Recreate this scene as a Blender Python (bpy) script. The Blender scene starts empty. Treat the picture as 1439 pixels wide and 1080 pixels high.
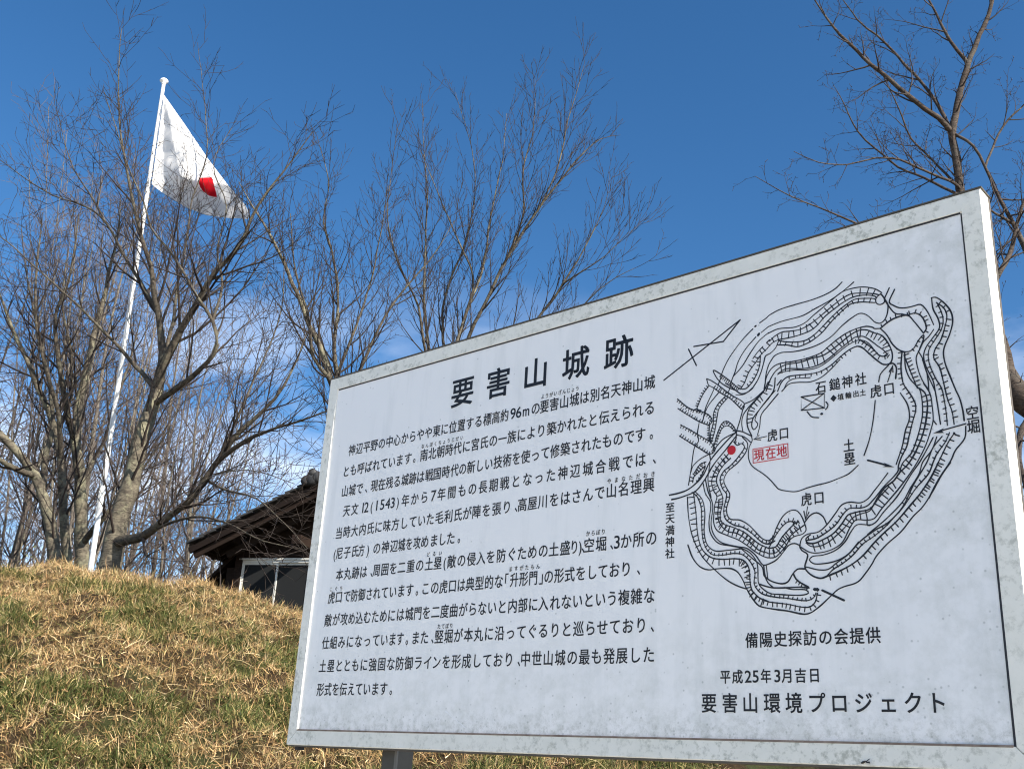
import bpy, math, random, time
import numpy as np
from mathutils import Vector

# ------------------------------------------------------------------ camera, sky, sun, exposure
S = bpy.context.scene
COL = S.collection
RC = np.array([[0.7544335, 0.1886084, 0.6286946], [0.6540154, -0.2971741, -0.6956662], [0.0556233, 0.9360098, -0.3475509]])
CAM = np.array([0.0, 0.0, 1.5])
cam_data = bpy.data.cameras.new('camera')
cam = bpy.data.objects.new('camera', cam_data); COL.objects.link(cam)
from mathutils import Matrix
M4 = Matrix([[*RC[0], 0], [*RC[1], 0], [*RC[2], 1.5], [0, 0, 0, 1]])
cam.matrix_world = M4
cam_data.sensor_width = 36.0
cam_data.lens = 36.0 * 1500 / 1439
cam_data.clip_start = 0.05
cam_data.clip_end = 3000
S.camera = cam

SUN_EL, SUN_AZ = math.radians(36), math.radians(90.6)      # azimuth clockwise from +Y
world = bpy.data.worlds.new('World'); S.world = world; world.use_nodes = True
wn, wl = world.node_tree.nodes, world.node_tree.links
bg = wn['Background']; bg.inputs['Strength'].default_value = 0.1
sky = wn.new('ShaderNodeTexSky'); sky.sky_type = 'NISHITA'; sky.sun_disc = False
sky.sun_elevation = SUN_EL; sky.sun_rotation = SUN_AZ
sky.altitude = 100; sky.air_density = 0.9; sky.dust_density = 0.4; sky.ozone_density = 2.5
tc = wn.new('ShaderNodeTexCoord'); mp = wn.new('ShaderNodeMapping'); mp.inputs['Scale'].default_value = (1, 1, 2.6)
wl.new(tc.outputs['Generated'], mp.inputs['Vector'])
nz = wn.new('ShaderNodeTexNoise'); nz.inputs['Scale'].default_value = 5.5; nz.inputs['Detail'].default_value = 6; nz.inputs['Roughness'].default_value = 0.55
nz.inputs['Distortion'].default_value = 0.3
wl.new(mp.outputs[0], nz.inputs['Vector'])
cr = wn.new('ShaderNodeMapRange'); cr.inputs[1].default_value = 0.45; cr.inputs[2].default_value = 0.66; wl.new(nz.outputs['Fac'], cr.inputs[0])
sx = wn.new('ShaderNodeSeparateXYZ'); wl.new(tc.outputs['Generated'], sx.inputs[0])
er = wn.new('ShaderNodeMapRange'); er.inputs[1].default_value = 0.20; er.inputs[2].default_value = 0.44; er.inputs[3].default_value = 0.8; er.inputs[4].default_value = 0.0
wl.new(sx.outputs['Z'], er.inputs[0])
mu = wn.new('ShaderNodeMath'); mu.operation = 'MULTIPLY'; wl.new(cr.outputs[0], mu.inputs[0]); wl.new(er.outputs[0], mu.inputs[1])
hs = wn.new('ShaderNodeHueSaturation'); hs.inputs['Saturation'].default_value = 1.27; hs.inputs['Value'].default_value = 0.80
wl.new(sky.outputs[0], hs.inputs['Color'])
mx = wn.new('ShaderNodeMix'); mx.data_type = 'RGBA'; wl.new(mu.outputs[0], mx.inputs[0]); wl.new(hs.outputs[0], mx.inputs[6]); mx.inputs[7].default_value = (6.2, 6.7, 7.6, 1)
wl.new(mx.outputs[2], bg.inputs['Color'])

sun_data = bpy.data.lights.new('sun', 'SUN'); sun_data.energy = 5.0; sun_data.angle = math.radians(0.53); sun_data.color = (1.0, 0.93, 0.82)
sun = bpy.data.objects.new('sun', sun_data); COL.objects.link(sun)
sd = Vector((math.sin(SUN_AZ) * math.cos(SUN_EL), math.cos(SUN_AZ) * math.cos(SUN_EL), math.sin(SUN_EL)))
sun.rotation_euler = (sd).to_track_quat('Z', 'Y').to_euler()
S.view_settings.view_transform = 'Standard'; S.view_settings.look = 'None'; S.view_settings.gamma = 1.0
S.view_settings.use_curve_mapping = False
S.view_settings.exposure = 1.1
S.render.engine = 'CYCLES'
S.cycles.filter_width = 1.1

# ------------------------------------------------------------------ helpers
FW = np.array([-0.67049, 0.74192, 0.0]); RT = np.array([0.74192, 0.67049, 0.0])   # level view direction and its right
def rayd(px, py):
    return RC @ np.array([px - 719.5, 540 - py, -1500.0])
def at(px, py, s):
    """world point seen at photo pixel (px, py), s metres ahead of the camera"""
    d = rayd(px, py); return CAM + d * (s / (d @ FW))
def st(s, t, z=0.0):
    p = FW * s + RT * t; return np.array([p[0], p[1], z])

def tag(o, label=None, cat=None, group=None, kind=None):
    if label: o['label'] = label
    if cat: o['category'] = cat
    if group: o['group'] = group
    if kind: o['kind'] = kind
    return o
def empty(name, loc, label, cat, group=None):
    o = bpy.data.objects.new(name, None); COL.objects.link(o); o.location = tuple(float(v) for v in loc); o.empty_display_size = 0.2
    return tag(o, label, cat, group)
def wloc(o):
    v = np.zeros(3)
    while o is not None:
        v = v + np.array(o.location); o = o.parent
    return v
def mesh_np(name, V, F, mat, parent=None, smooth=False, cols=None):
    """V (n,3) world coordinates, F list of index lists or (m,3)/(m,4) array"""
    V = np.asarray(V, dtype=np.float32)
    if parent is not None: V = V - wloc(parent).astype(np.float32)
    me = bpy.data.meshes.new(name)
    if isinstance(F, np.ndarray):
        m, k = F.shape
        me.vertices.add(len(V)); me.vertices.foreach_set('co', V.ravel())
        me.loops.add(m * k); me.loops.foreach_set('vertex_index', F.astype(np.int32).ravel())
        me.polygons.add(m); me.polygons.foreach_set('loop_start', np.arange(0, m * k, k, dtype=np.int32))
        try: me.polygons.foreach_set('loop_total', np.full(m, k, dtype=np.int32))
        except Exception: pass
        me.update(calc_edges=True)
    else:
        me.from_pydata([tuple(map(float, v)) for v in V], [], [tuple(int(i) for i in f) for f in F]); me.update()
    if smooth: me.polygons.foreach_set('use_smooth', np.ones(len(me.polygons), dtype=bool))
    if cols is not None:
        a = me.color_attributes.new('tint', 'FLOAT_COLOR', 'POINT')
        c4 = np.ones((len(V), 4), dtype=np.float32); c4[:, :3] = cols; a.data.foreach_set('color', c4.ravel())
    if mat is not None: me.materials.append(mat)
    o = bpy.data.objects.new(name, me); COL.objects.link(o)
    if parent is not None: o.parent = parent
    return o
class MB:
    def __init__(s): s.v = []; s.f = []
    def add(s, V, F):
        n = len(s.v); s.v += [tuple(map(float, p)) for p in V]; s.f += [tuple(i + n for i in f) for f in F]
    def hexa(s, P):            # 8 points: 4 bottom, 4 top
        s.add(P, [(3, 2, 1, 0), (4, 5, 6, 7), (0, 1, 5, 4), (1, 2, 6, 5), (2, 3, 7, 6), (3, 0, 4, 7)])
    def box(s, c, X, Y, Z):    # centre and three half-axis vectors
        c, X, Y, Z = map(np.asarray, (c, X, Y, Z))
        s.hexa([c - X - Y - Z, c + X - Y - Z, c + X + Y - Z, c - X + Y - Z, c - X - Y + Z, c + X - Y + Z, c + X + Y + Z, c - X + Y + Z])
    def aabb(s, x0, x1, y0, y1, z0, z1):
        s.hexa([(x0, y0, z0), (x1, y0, z0), (x1, y1, z0), (x0, y1, z0), (x0, y0, z1), (x1, y0, z1), (x1, y1, z1), (x0, y1, z1)])
    def rev(s, c, prof, n=24, axis=(0, 0, 1)):
        ax = np.array(axis, float); ax /= np.linalg.norm(ax); a = np.cross(ax, (0.3, 1, 0.1)); a /= np.linalg.norm(a); b = np.cross(ax, a)
        V = []
        for (r, z) in prof:
            for i in range(n):
                t = 2 * math.pi * i / n; V.append(np.asarray(c) + ax * z + (a * math.cos(t) + b * math.sin(t)) * r)
        F = [(j * n + i, j * n + (i + 1) % n, (j + 1) * n + (i + 1) % n, (j + 1) * n + i) for j in range(len(prof) - 1) for i in range(n)]
        F += [tuple(range(n - 1, -1, -1)), tuple(range((len(prof) - 1) * n, len(prof) * n))]
        s.add(V, F)
    def build(s, name, mat, parent=None, smooth=False, bevel=0):
        o = mesh_np(name, np.array(s.v), s.f, mat, parent, smooth)
        if bevel:
            m = o.modifiers.new('bevel', 'BEVEL'); m.width = bevel; m.segments = 2; m.limit_method = 'ANGLE'
        return o

def mat(name, col, rough=0.6, spec=0.5, metal=0.0):
    m = bpy.data.materials.new(name); m.use_nodes = True
    b = m.node_tree.nodes['Principled BSDF']
    b.inputs['Base Color'].default_value = (*col, 1); b.inputs['Roughness'].default_value = rough; b.inputs['Metallic'].default_value = metal
    b.inputs['Specular IOR Level'].default_value = spec
    return m, m.node_tree.nodes, m.node_tree.links, b
def noise(nd, lk, scale, detail=4, rough=0.55, src='Object', stretch=None, dist=0.0):
    t = nd.new('ShaderNodeTexCoord'); n = nd.new('ShaderNodeTexNoise'); n.inputs['Scale'].default_value = scale
    n.inputs['Detail'].default_value = detail; n.inputs['Roughness'].default_value = rough; n.inputs['Distortion'].default_value = dist
    if stretch:
        q = nd.new('ShaderNodeMapping'); q.inputs['Scale'].default_value = stretch; lk.new(t.outputs[src], q.inputs[0]); lk.new(q.outputs[0], n.inputs['Vector'])
    else: lk.new(t.outputs[src], n.inputs['Vector'])
    return n
def ramp(nd, lk, src, a, b, lo=0.0, hi=1.0):
    r = nd.new('ShaderNodeMapRange'); r.inputs[1].default_value = a; r.inputs[2].default_value = b; r.inputs[3].default_value = lo; r.inputs[4].default_value = hi
    lk.new(src, r.inputs[0]); return r.outputs[0]
def mixc(nd, lk, fac, A, B, mode='MIX'):
    m = nd.new('ShaderNodeMix'); m.data_type = 'RGBA'; m.blend_type = mode
    for s_, i in ((fac, 0), (A, 6), (B, 7)):
        if isinstance(s_, (int, float)): m.inputs[i].default_value = s_
        elif isinstance(s_, tuple): m.inputs[i].default_value = (*s_, 1)
        else: lk.new(s_, m.inputs[i])
    return m.outputs[2]
def bump(nd, lk, b, h, strength=0.3, dist=0.01):
    u = nd.new('ShaderNodeBump'); u.inputs['Strength'].default_value = strength; u.inputs['Distance'].default_value = dist
    lk.new(h, u.inputs['Height']); lk.new(u.outputs[0], b.inputs['Normal'])
# ------------------------------------------------------------------ materials
def m_panel():
    m, nd, lk, b = mat('white_sign_panel', (.79, .80, .81), .38, .45)
    t = nd.new('ShaderNodeTexCoord'); sp = nd.new('ShaderNodeSeparateXYZ'); lk.new(t.outputs['Object'], sp.inputs[0])
    cloudy = noise(nd, lk, 3.0, 5, .6); streak = noise(nd, lk, 9.0, 4, .6, stretch=(3.0, 1, .35))
    c = mixc(nd, lk, ramp(nd, lk, cloudy.outputs['Fac'], .35, .7, 0, .22), (.90, .895, .885), (.83, .835, .83))
    c = mixc(nd, lk, ramp(nd, lk, streak.outputs['Fac'], .50, .72, 0, .34), c, (.66, .675, .665))
    # grime gathers along the bottom edge and towards the right side
    low = ramp(nd, lk, sp.outputs['Z'], 1.62, 1.86, 1, 0); rgt = ramp(nd, lk, sp.outputs['X'], .55, .86, 0, 1)
    ad = nd.new('ShaderNodeMath'); ad.operation = 'MAXIMUM'; lk.new(low, ad.inputs[0]); lk.new(rgt, ad.inputs[1])
    mott = noise(nd, lk, 26, 6, .7); f = nd.new('ShaderNodeMath'); f.operation = 'MULTIPLY'
    lk.new(ramp(nd, lk, mott.outputs['Fac'], .42, .75, 0, .55), f.inputs[0]); lk.new(ad.outputs[0], f.inputs[1])
    c = mixc(nd, lk, f.outputs[0], c, (.50, .52, .47))
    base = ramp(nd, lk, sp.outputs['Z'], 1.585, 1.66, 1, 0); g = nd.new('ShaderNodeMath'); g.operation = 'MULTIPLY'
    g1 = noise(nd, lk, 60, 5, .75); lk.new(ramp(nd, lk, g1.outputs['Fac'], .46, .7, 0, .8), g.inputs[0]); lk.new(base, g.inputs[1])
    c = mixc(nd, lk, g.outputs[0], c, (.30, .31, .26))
    vo = nd.new('ShaderNodeTexVoronoi'); vo.inputs['Scale'].default_value = 95; lk.new(t.outputs['Object'], vo.inputs['Vector'])
    big = noise(nd, lk, 7, 3, .6); th = nd.new('ShaderNodeMath'); th.operation = 'MULTIPLY'
    lk.new(ramp(nd, lk, vo.outputs['Distance'], .10, .26, 1, 0), th.inputs[0])
    mm = nd.new('ShaderNodeMath'); mm.operation = 'MULTIPLY_ADD'; mm.inputs[1].default_value = .75; mm.inputs[2].default_value = .12
    lk.new(ad.outputs[0], mm.inputs[0]); sel = nd.new('ShaderNodeSeparateColor'); lk.new(vo.outputs['Color'], sel.inputs[0])
    th2 = nd.new('ShaderNodeMath'); th2.operation = 'LESS_THAN'; lk.new(sel.outputs[0], th2.inputs[0]); s3 = nd.new('ShaderNodeMath'); s3.operation = 'MULTIPLY'; s3.inputs[1].default_value = .33
    lk.new(mm.outputs[0], s3.inputs[0]); lk.new(s3.outputs[0], th2.inputs[1])
    lk.new(th2.outputs[0], th.inputs[1]); k = nd.new('ShaderNodeMath'); k.operation = 'MULTIPLY'; k.inputs[1].default_value = .42; lk.new(th.outputs[0], k.inputs[0])
    c = mixc(nd, lk, k.outputs[0], c, (.22, .24, .22))
    lk.new(c, b.inputs['Base Color']); lk.new(ramp(nd, lk, cloudy.outputs['Fac'], .3, .7, .30, .48), b.inputs['Roughness'])
    return m
def m_frame():
    m, nd, lk, b = mat('weathered_pale_frame', (.66, .66, .60), .55, .4)
    a = noise(nd, lk, 14, 7, .7); s = noise(nd, lk, 70, 5, .7); big = noise(nd, lk, 3.5, 3, .6)
    c = mixc(nd, lk, ramp(nd, lk, a.outputs['Fac'], .40, .66, 0, .8), (.84, .83, .76), (.75, .745, .67))
    f = nd.new('ShaderNodeMath'); f.operation = 'MULTIPLY'; lk.new(ramp(nd, lk, s.outputs['Fac'], .50, .66, 0, .75), f.inputs[0]); lk.new(ramp(nd, lk, big.outputs['Fac'], .38, .6, .15, 1), f.inputs[1])
    c = mixc(nd, lk, f.outputs[0], c, (.33, .34, .28))
    lk.new(c, b.inputs['Base Color']); bump(nd, lk, b, s.outputs['Fac'], .15, .001); return m
def m_simple(name, col, rough=.6, spec=.4, n=None, col2=None, metal=0):
    m, nd, lk, b = mat(name, col, rough, spec, metal)
    if n:
        x = noise(nd, lk, n, 5, .65); lk.new(mixc(nd, lk, ramp(nd, lk, x.outputs['Fac'], .35, .68), col, col2), b.inputs['Base Color'])
        bump(nd, lk, b, x.outputs['Fac'], .2, .003)
    return m
def m_bark(name, c1, c2, lichen=(.27, .26, .17), amt=.75, sc=9):
    m, nd, lk, b = mat(name, c1, .85, .25)
    a = noise(nd, lk, sc, 7, .7, stretch=(1, 1, 1.6)); ring = noise(nd, lk, 30, 4, .6, stretch=(.5, .5, 3.2)); pt = noise(nd, lk, 4.5, 6, .7)
    c = mixc(nd, lk, ramp(nd, lk, a.outputs['Fac'], .36, .66), c1, c2)
    c = mixc(nd, lk, ramp(nd, lk, ring.outputs['Fac'], .52, .66, 0, .55), c, tuple(v * .42 for v in c1))
    c = mixc(nd, lk, ramp(nd, lk, pt.outputs['Fac'], .50, .64, 0, amt), c, lichen)
    lk.new(c, b.inputs['Base Color']); bump(nd, lk, b, ring.outputs['Fac'], .7, .02); return m
def m_wood(name, c1, c2, stretch=(1, 1, 14)):
    m, nd, lk, b = mat(name, c1, .8, .2)
    a = noise(nd, lk, 5, 6, .65, stretch=stretch, dist=.4); lk.new(mixc(nd, lk, ramp(nd, lk, a.outputs['Fac'], .35, .68), c1, c2), b.inputs['Base Color'])
    bump(nd, lk, b, a.outputs['Fac'], .3, .006); return m
def m_tint(name, rough=.8, spec=.2, trans=.25):
    m, nd, lk, b = mat(name, (.2, .15, .08), rough, spec)
    at_ = nd.new('ShaderNodeAttribute'); at_.attribute_name = 'tint'; lk.new(at_.outputs['Color'], b.inputs['Base Color'])
    if trans:
        tr = nd.new('ShaderNodeBsdfTranslucent'); lk.new(at_.outputs['Color'], tr.inputs['Color'])
        ms = nd.new('ShaderNodeMixShader'); ms.inputs[0].default_value = trans; lk.new(b.outputs[0], ms.inputs[1]); lk.new(tr.outputs[0], ms.inputs[2])
        lk.new(ms.outputs[0], nd['Material Output'].inputs['Surface'])
    return m
M = {}
M['panel'] = m_panel(); M['frame'] = m_frame()
M['black'] = m_simple('black_print', (.012, .013, .018), .45, .4)
M['red'] = m_simple('red_print', (.55, .012, .022), .45, .4)
M['pink'] = m_simple('pale_red_print', (.62, .045, .06), .45, .4)
M['shadow_and_dark'] = m_simple('shadow_and_dark_parts', (.035, .037, .045), .7, .3)  # painted frame lip shadow, also the clip and fly wings
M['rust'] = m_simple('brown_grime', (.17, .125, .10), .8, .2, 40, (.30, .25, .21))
M['bronze'] = m_simple('dark_bronze_metal', (.055, .050, .045), .42, .5, 12, (.075, .070, .062), .3)
M['back'] = m_simple('dull_backing_metal', (.075, .068, .055), .6, .4, 15, (.11, .09, .07))
M['straw'] = m_simple('pale_straw', (.70, .55, .30), .6, .3)
M['dead_leaf'] = m_simple('dead_leaf_brown', (.16, .08, .035), .7, .3, 30, (.26, .15, .07))
M['scratch'] = m_simple('bare_scratch', (.86, .87, .88), .4)
M['chitin'] = m_simple('dark_chitin', (.012, .011, .010), .3, .5)
M['bark'] = m_bark('cherry_bark', (.055, .046, .036), (.19, .165, .12))
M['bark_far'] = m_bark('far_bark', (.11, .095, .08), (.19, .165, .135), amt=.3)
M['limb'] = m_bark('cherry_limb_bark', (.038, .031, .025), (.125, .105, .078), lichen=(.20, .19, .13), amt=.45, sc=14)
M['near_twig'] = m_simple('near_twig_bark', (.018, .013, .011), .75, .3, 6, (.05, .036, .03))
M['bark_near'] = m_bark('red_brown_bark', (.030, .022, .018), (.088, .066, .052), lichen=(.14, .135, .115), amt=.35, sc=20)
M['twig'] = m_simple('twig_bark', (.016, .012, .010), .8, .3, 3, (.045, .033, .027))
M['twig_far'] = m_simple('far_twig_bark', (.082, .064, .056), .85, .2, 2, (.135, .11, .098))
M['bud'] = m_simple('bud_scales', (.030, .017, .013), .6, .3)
M['pole'] = m_simple('white_painted_pole', (.82, .82, .80), .32, .5, 3, (.74, .74, .72))
M['rope'] = m_simple('halyard_rope', (.6, .6, .56), .8)
M['wood'] = m_wood('dark_stained_wood', (.016, .010, .007), (.034, .022, .015))
M['wood_red'] = m_wood('reddish_weathered_board', (.012, .007, .005), (.027, .016, .011), stretch=(1, 1, 10))
M['verge_wood'] = m_wood('verge_board_wood', (.008, .005, .004), (.017, .010, .007))
M['tile'] = m_simple('grey_roof_tile', (.030, .031, .033), .6, .3, 8, (.055, .055, .055))
M['alu'] = m_simple('aluminium_frame', (.60, .59, .55), .4, .5, 6, (.66, .65, .61), .2)
M['grass'] = m_tint('grass_blade', .75, .25, .22)
M['leaf'] = m_tint('shrub_leaf', .6, .3, .2)
def m_glass():
    m, nd, lk, b = mat('dark_window_glass', (.022, .023, .024), .12, .12); b.inputs['IOR'].default_value = 1.18; return m
M['glass'] = m_glass()
def m_ground():
    m, nd, lk, b = mat('dry_turf_soil', (.12, .085, .045), .95, .1)
    a = noise(nd, lk, 1.3, 6, .7); g = noise(nd, lk, 22, 6, .75)
    c = mixc(nd, lk, ramp(nd, lk, g.outputs['Fac'], .3, .7), (.018, .012, .007), (.07, .048, .025))
    c = mixc(nd, lk, ramp(nd, lk, a.outputs['Fac'], .50, .62, 0, .7), c, (.045, .06, .02))
    # unseen yard made pale gravel to bounce light onto the board; turf on bank
    ge = nd.new('ShaderNodeNewGeometry'); dp = nd.new('ShaderNodeVectorMath'); dp.operation = 'DOT_PRODUCT'; dp.inputs[1].default_value = (-0.67049, 0.74192, 0); lk.new(ge.outputs['Position'], dp.inputs[0])
    v2 = nd.new('ShaderNodeTexVoronoi'); v2.inputs['Scale'].default_value = 45; t2 = nd.new('ShaderNodeTexCoord'); lk.new(t2.outputs['Object'], v2.inputs['Vector'])
    gv = mixc(nd, lk, ramp(nd, lk, v2.outputs['Distance'], .1, .6), (.70, .66, .58), (.55, .52, .46))
    wob = nd.new('ShaderNodeMath'); wob.operation = 'MULTIPLY_ADD'; wob.inputs[1].default_value = 1.2; lk.new(a.outputs['Fac'], wob.inputs[0]); lk.new(dp.outputs['Value'], wob.inputs[2])
    c = mixc(nd, lk, ramp(nd, lk, wob.outputs[0], 3.6, 4.0, 1, 0), c, gv)
    lk.new(c, b.inputs['Base Color']); bump(nd, lk, b, g.outputs['Fac'], .8, .05); return m
M['ground'] = m_ground()
def m_flag():
    m, nd, lk, b = mat('flag_cloth', (.72, .72, .72), .85, .1)
    uv = nd.new('ShaderNodeAttribute'); uv.attribute_name = 'tint'
    lk.new(uv.outputs['Color'], b.inputs['Base Color'])
    wv = noise(nd, lk, 260, 2, .5); bump(nd, lk, b, wv.outputs['Fac'], .15, .001)
    tr = nd.new('ShaderNodeBsdfTranslucent'); lk.new(uv.outputs['Color'], tr.inputs['Color'])
    ms = nd.new('ShaderNodeMixShader'); ms.inputs[0].default_value = .42; lk.new(b.outputs[0], ms.inputs[1]); lk.new(tr.outputs[0], ms.inputs[2])
    lk.new(ms.outputs[0], nd['Material Output'].inputs['Surface']); return m
M['flag'] = m_flag()
# ------------------------------------------------------------------ what is printed on the board, in board millimetres
TEXT = {
 '1': ('神辺平野の中心からやや東に位置する標高約96mの要害山城は別名天神山城', [126.3, 156.1, 185.9, 215.6, 245.4, 275.2, 304.3, 333.4, 362.6, 391.7, 420.4, 449.0, 477.6, 506.3, 535.2, 564.1, 593.1, 622.0, 649.9, 677.7, 704.4, 722.3, 745.0, 774.4, 800.7, 829.6, 858.9, 888.2, 916.8, 946.2, 974.9, 1003.6, 1032.6, 1061.6, 1092.0], [760.1]*35),
 '2': ('とも呼ばれています。南北朝時代に宮氏の一族により築かれたと伝えられる', [111.7, 141.5, 171.3, 201.6, 231.9, 262.2, 291.9, 321.5, 352.6, 379.7, 410.8, 440.4, 470.1, 499.1, 528.0, 557.9, 587.2, 616.8, 646.3, 675.6, 705.1, 734.6, 764.5, 794.4, 825.3, 854.5, 883.6, 913.0, 942.5, 973.5, 1003.0, 1032.8, 1062.6, 1092.8], [702.2]*34),
 '3': ('山城で、現在残る城跡は戦国時代の新しい技術を使って修築されたものです。', [115.8, 145.3, 174.9, 204.9, 232.8, 261.9, 290.9, 319.9, 348.9, 377.1, 405.3, 436.2, 464.3, 494.0, 523.7, 551.2, 578.6, 607.4, 636.1, 665.6, 694.4, 723.2, 751.2, 780.5, 809.9, 838.1, 867.5, 896.9, 925.9, 954.9, 983.2, 1012.6, 1041.9, 1070.0, 1100.9], [646.4]*35),
 '4': ('天文12(1543)年から7年間もの長期戦となった神辺城合戦では、', [131.9, 164.5, 197.1, 210.4, 231.4, 250.8, 271.6, 292.3, 311.0, 329.7, 357.4, 391.4, 425.5, 457.7, 485.2, 520.0, 554.7, 588.5, 622.4, 656.6, 690.8, 725.4, 760.0, 794.5, 828.9, 863.5, 898.0, 932.8, 967.6, 1003.2, 1038.7, 1070.9, 1109.3], [591.5]*33),
 '5': ('当時大内氏に味方していた毛利氏が陣を張り、高屋川をはさんで山名理興', [111.0, 142.1, 173.3, 204.4, 235.1, 265.7, 297.0, 328.4, 360.2, 392.1, 422.5, 452.8, 484.3, 515.4, 546.5, 576.6, 606.8, 638.7, 670.6, 702.2, 733.7, 748.8, 778.9, 809.0, 841.8, 873.0, 904.1, 935.4, 966.6, 997.7, 1029.6, 1061.4, 1092.9], [533.2]*33),
 '6': ('(尼子氏方)の神辺城を攻めました。', [103.3, 122.1, 152.9, 183.7, 208.8, 233.9, 267.5, 299.3, 331.1, 358.5, 385.9, 413.2, 440.5, 472.0, 500.4, 528.6, 559.0], [478.2]*17),
 '7': ('本丸跡は、周囲を二重の土塁(敵の侵入を防ぐための土盛り)、空堀、3か所の', [132.3, 163.7, 195.0, 225.5, 259.6, 274.9, 305.5, 336.1, 366.2, 398.0, 429.8, 461.6, 491.1, 514.9, 537.2, 569.1, 601.0, 631.2, 661.5, 693.4, 725.2, 755.5, 785.7, 817.0, 846.5, 878.0, 903.2, 919.1, 930.4, 942.7, 974.7, 1005.1, 1015.2, 1038.2, 1069.3, 1100.4], [421.6]*36),
 '8': ('虎口で防御されています。この虎口は典型的な「升形門」の形式をしており、', [110.4, 139.4, 171.4, 199.6, 227.8, 256.1, 284.3, 313.5, 342.7, 372.4, 402.0, 431.0, 456.9, 487.9, 517.0, 546.0, 574.2, 602.5, 631.9, 661.3, 690.7, 714.5, 737.1, 764.5, 791.9, 814.6, 835.7, 864.5, 893.3, 923.0, 952.6, 981.2, 1009.9, 1039.5, 1073.7], [363.5]*35),
 '9': ('敵が攻め込むためには城門を二度曲がらないと内部に入れないという複雑な', [107.2, 138.6, 169.9, 198.8, 227.7, 257.4, 287.0, 316.6, 346.1, 377.0, 407.9, 437.2, 466.6, 497.1, 526.6, 556.1, 586.0, 615.9, 645.5, 675.0, 705.6, 736.2, 765.9, 795.5, 823.8, 856.2, 886.9, 916.7, 946.5, 976.3, 1005.9, 1035.5, 1066.2, 1096.8], [306]*34),
 '10': ('仕組みになっています。また、竪堀が本丸に沿ってぐるりと巡らせており、', [107.5, 138.7, 169.8, 201.7, 233.6, 266.1, 298.5, 327.7, 356.9, 383.9, 410.9, 436.9, 467.0, 497.1, 514.8, 545.7, 576.6, 608.0, 639.3, 670.8, 702.4, 734.1, 765.9, 796.5, 827.1, 859.2, 890.5, 921.9, 952.7, 983.5, 1014.8, 1046.1, 1078.5, 1108.4], [248.5]*34),
 '11': ('土塁とともに強固な防御ラインを形成しており、中世山城の最も発展した', [106.1, 138.0, 169.9, 200.7, 231.5, 263.1, 294.8, 327.0, 359.1, 390.1, 421.2, 452.7, 484.2, 513.1, 544.5, 575.9, 607.6, 639.4, 670.8, 702.1, 733.9, 766.3, 781.6, 812.9, 844.1, 876.0, 908.0, 939.3, 970.6, 1001.8, 1033.1, 1065.2, 1097.3], [190.9]*33),
 '12': ('形式を伝えています。', [107.6, 137.1, 166.5, 195.8, 225.2, 253.7, 282.2, 312.1, 342.0, 371.2], [133.7]*10),
 'r1': ('ようがいざんじょう', [794.3, 806.9, 819.6, 832.2, 844.9, 857.5, 870.2, 882.9, 895.5], [785.8]*9),
 'r2': ('なんぼくちょうじだい', [403.6, 418.8, 433.9, 449.1, 464.2, 479.4, 494.5, 509.7, 524.8, 540.0], [727]*10),
 'r3': ('やまなただおき', [991.5, 1010.1, 1028.7, 1047.2, 1065.8, 1084.4, 1103.0], [555.8]*7),
 'r4': ('どるい', [456.2, 476.6, 497.1], [445.5]*3),
 'r5': ('からぼり', [939.0, 952.5, 965.9, 979.4], [447.4]*4),
 'r6': ('こぐち', [104.4, 124.8, 145.1], [386.1]*3),
 'r7': ('ますがたもん', [724.7, 740.6, 756.5, 772.4, 788.3, 804.2], [388.8]*6),
 'r8': ('たてぼり', [512.1, 525.3, 538.4, 551.6], [271.9]*4),
 'title': ('要害山城跡', [530.4, 650.0, 768.3, 888.1, 1008.6], [848.4]*5),
 'offer': ('備陽史探訪の会提供', [1322.5, 1351.2, 1379.9, 1408.6, 1437.3, 1466.1, 1494.8, 1523.5, 1552.2], [209.9]*9),
 'date': ('平成25年3月吉日', [1266.8, 1291.9, 1313.7, 1328.8, 1349.4, 1371.9, 1391.2, 1416.4, 1442.5], [146.1]*9),
 'project': ('要害山環境プロジェクト', [1231.7, 1275.3, 1316.9, 1359.9, 1402.0, 1444.3, 1485.7, 1528.1, 1570.8, 1612.3, 1650.5], [99.7]*11),
 'shrine': ('石鎚神社', [1479.9, 1507.4, 1532.3, 1558.1], [672.3]*4),
 'find': ('◆埴輪出土', [1503.4, 1517.8, 1532.8, 1547.3, 1560.4], [645.5]*5),
 'gate1': ('虎口', [1584.9, 1609.4], [643.3]*2),
 'gate2': ('虎口', [1376.6, 1400.7], [594.1]*2),
 'gate3': ('虎口', [1441.1, 1465.9], [459.8]*2),
 'here': ('現在地', [1347.1, 1371.9, 1395.1], [559.2]*3),
 'wall': ('土塁', [1528.1, 1528.1], [549.4, 524.4]),
 'ditch': ('空堀', [1749.1, 1749.1], [571.9, 547.7]),
 'road': ('至天満神社', [1145.2, 1145.2, 1145.2, 1145.2, 1145.2], [479.4, 456.7, 432.8, 409.5, 386.0]),
}
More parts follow.
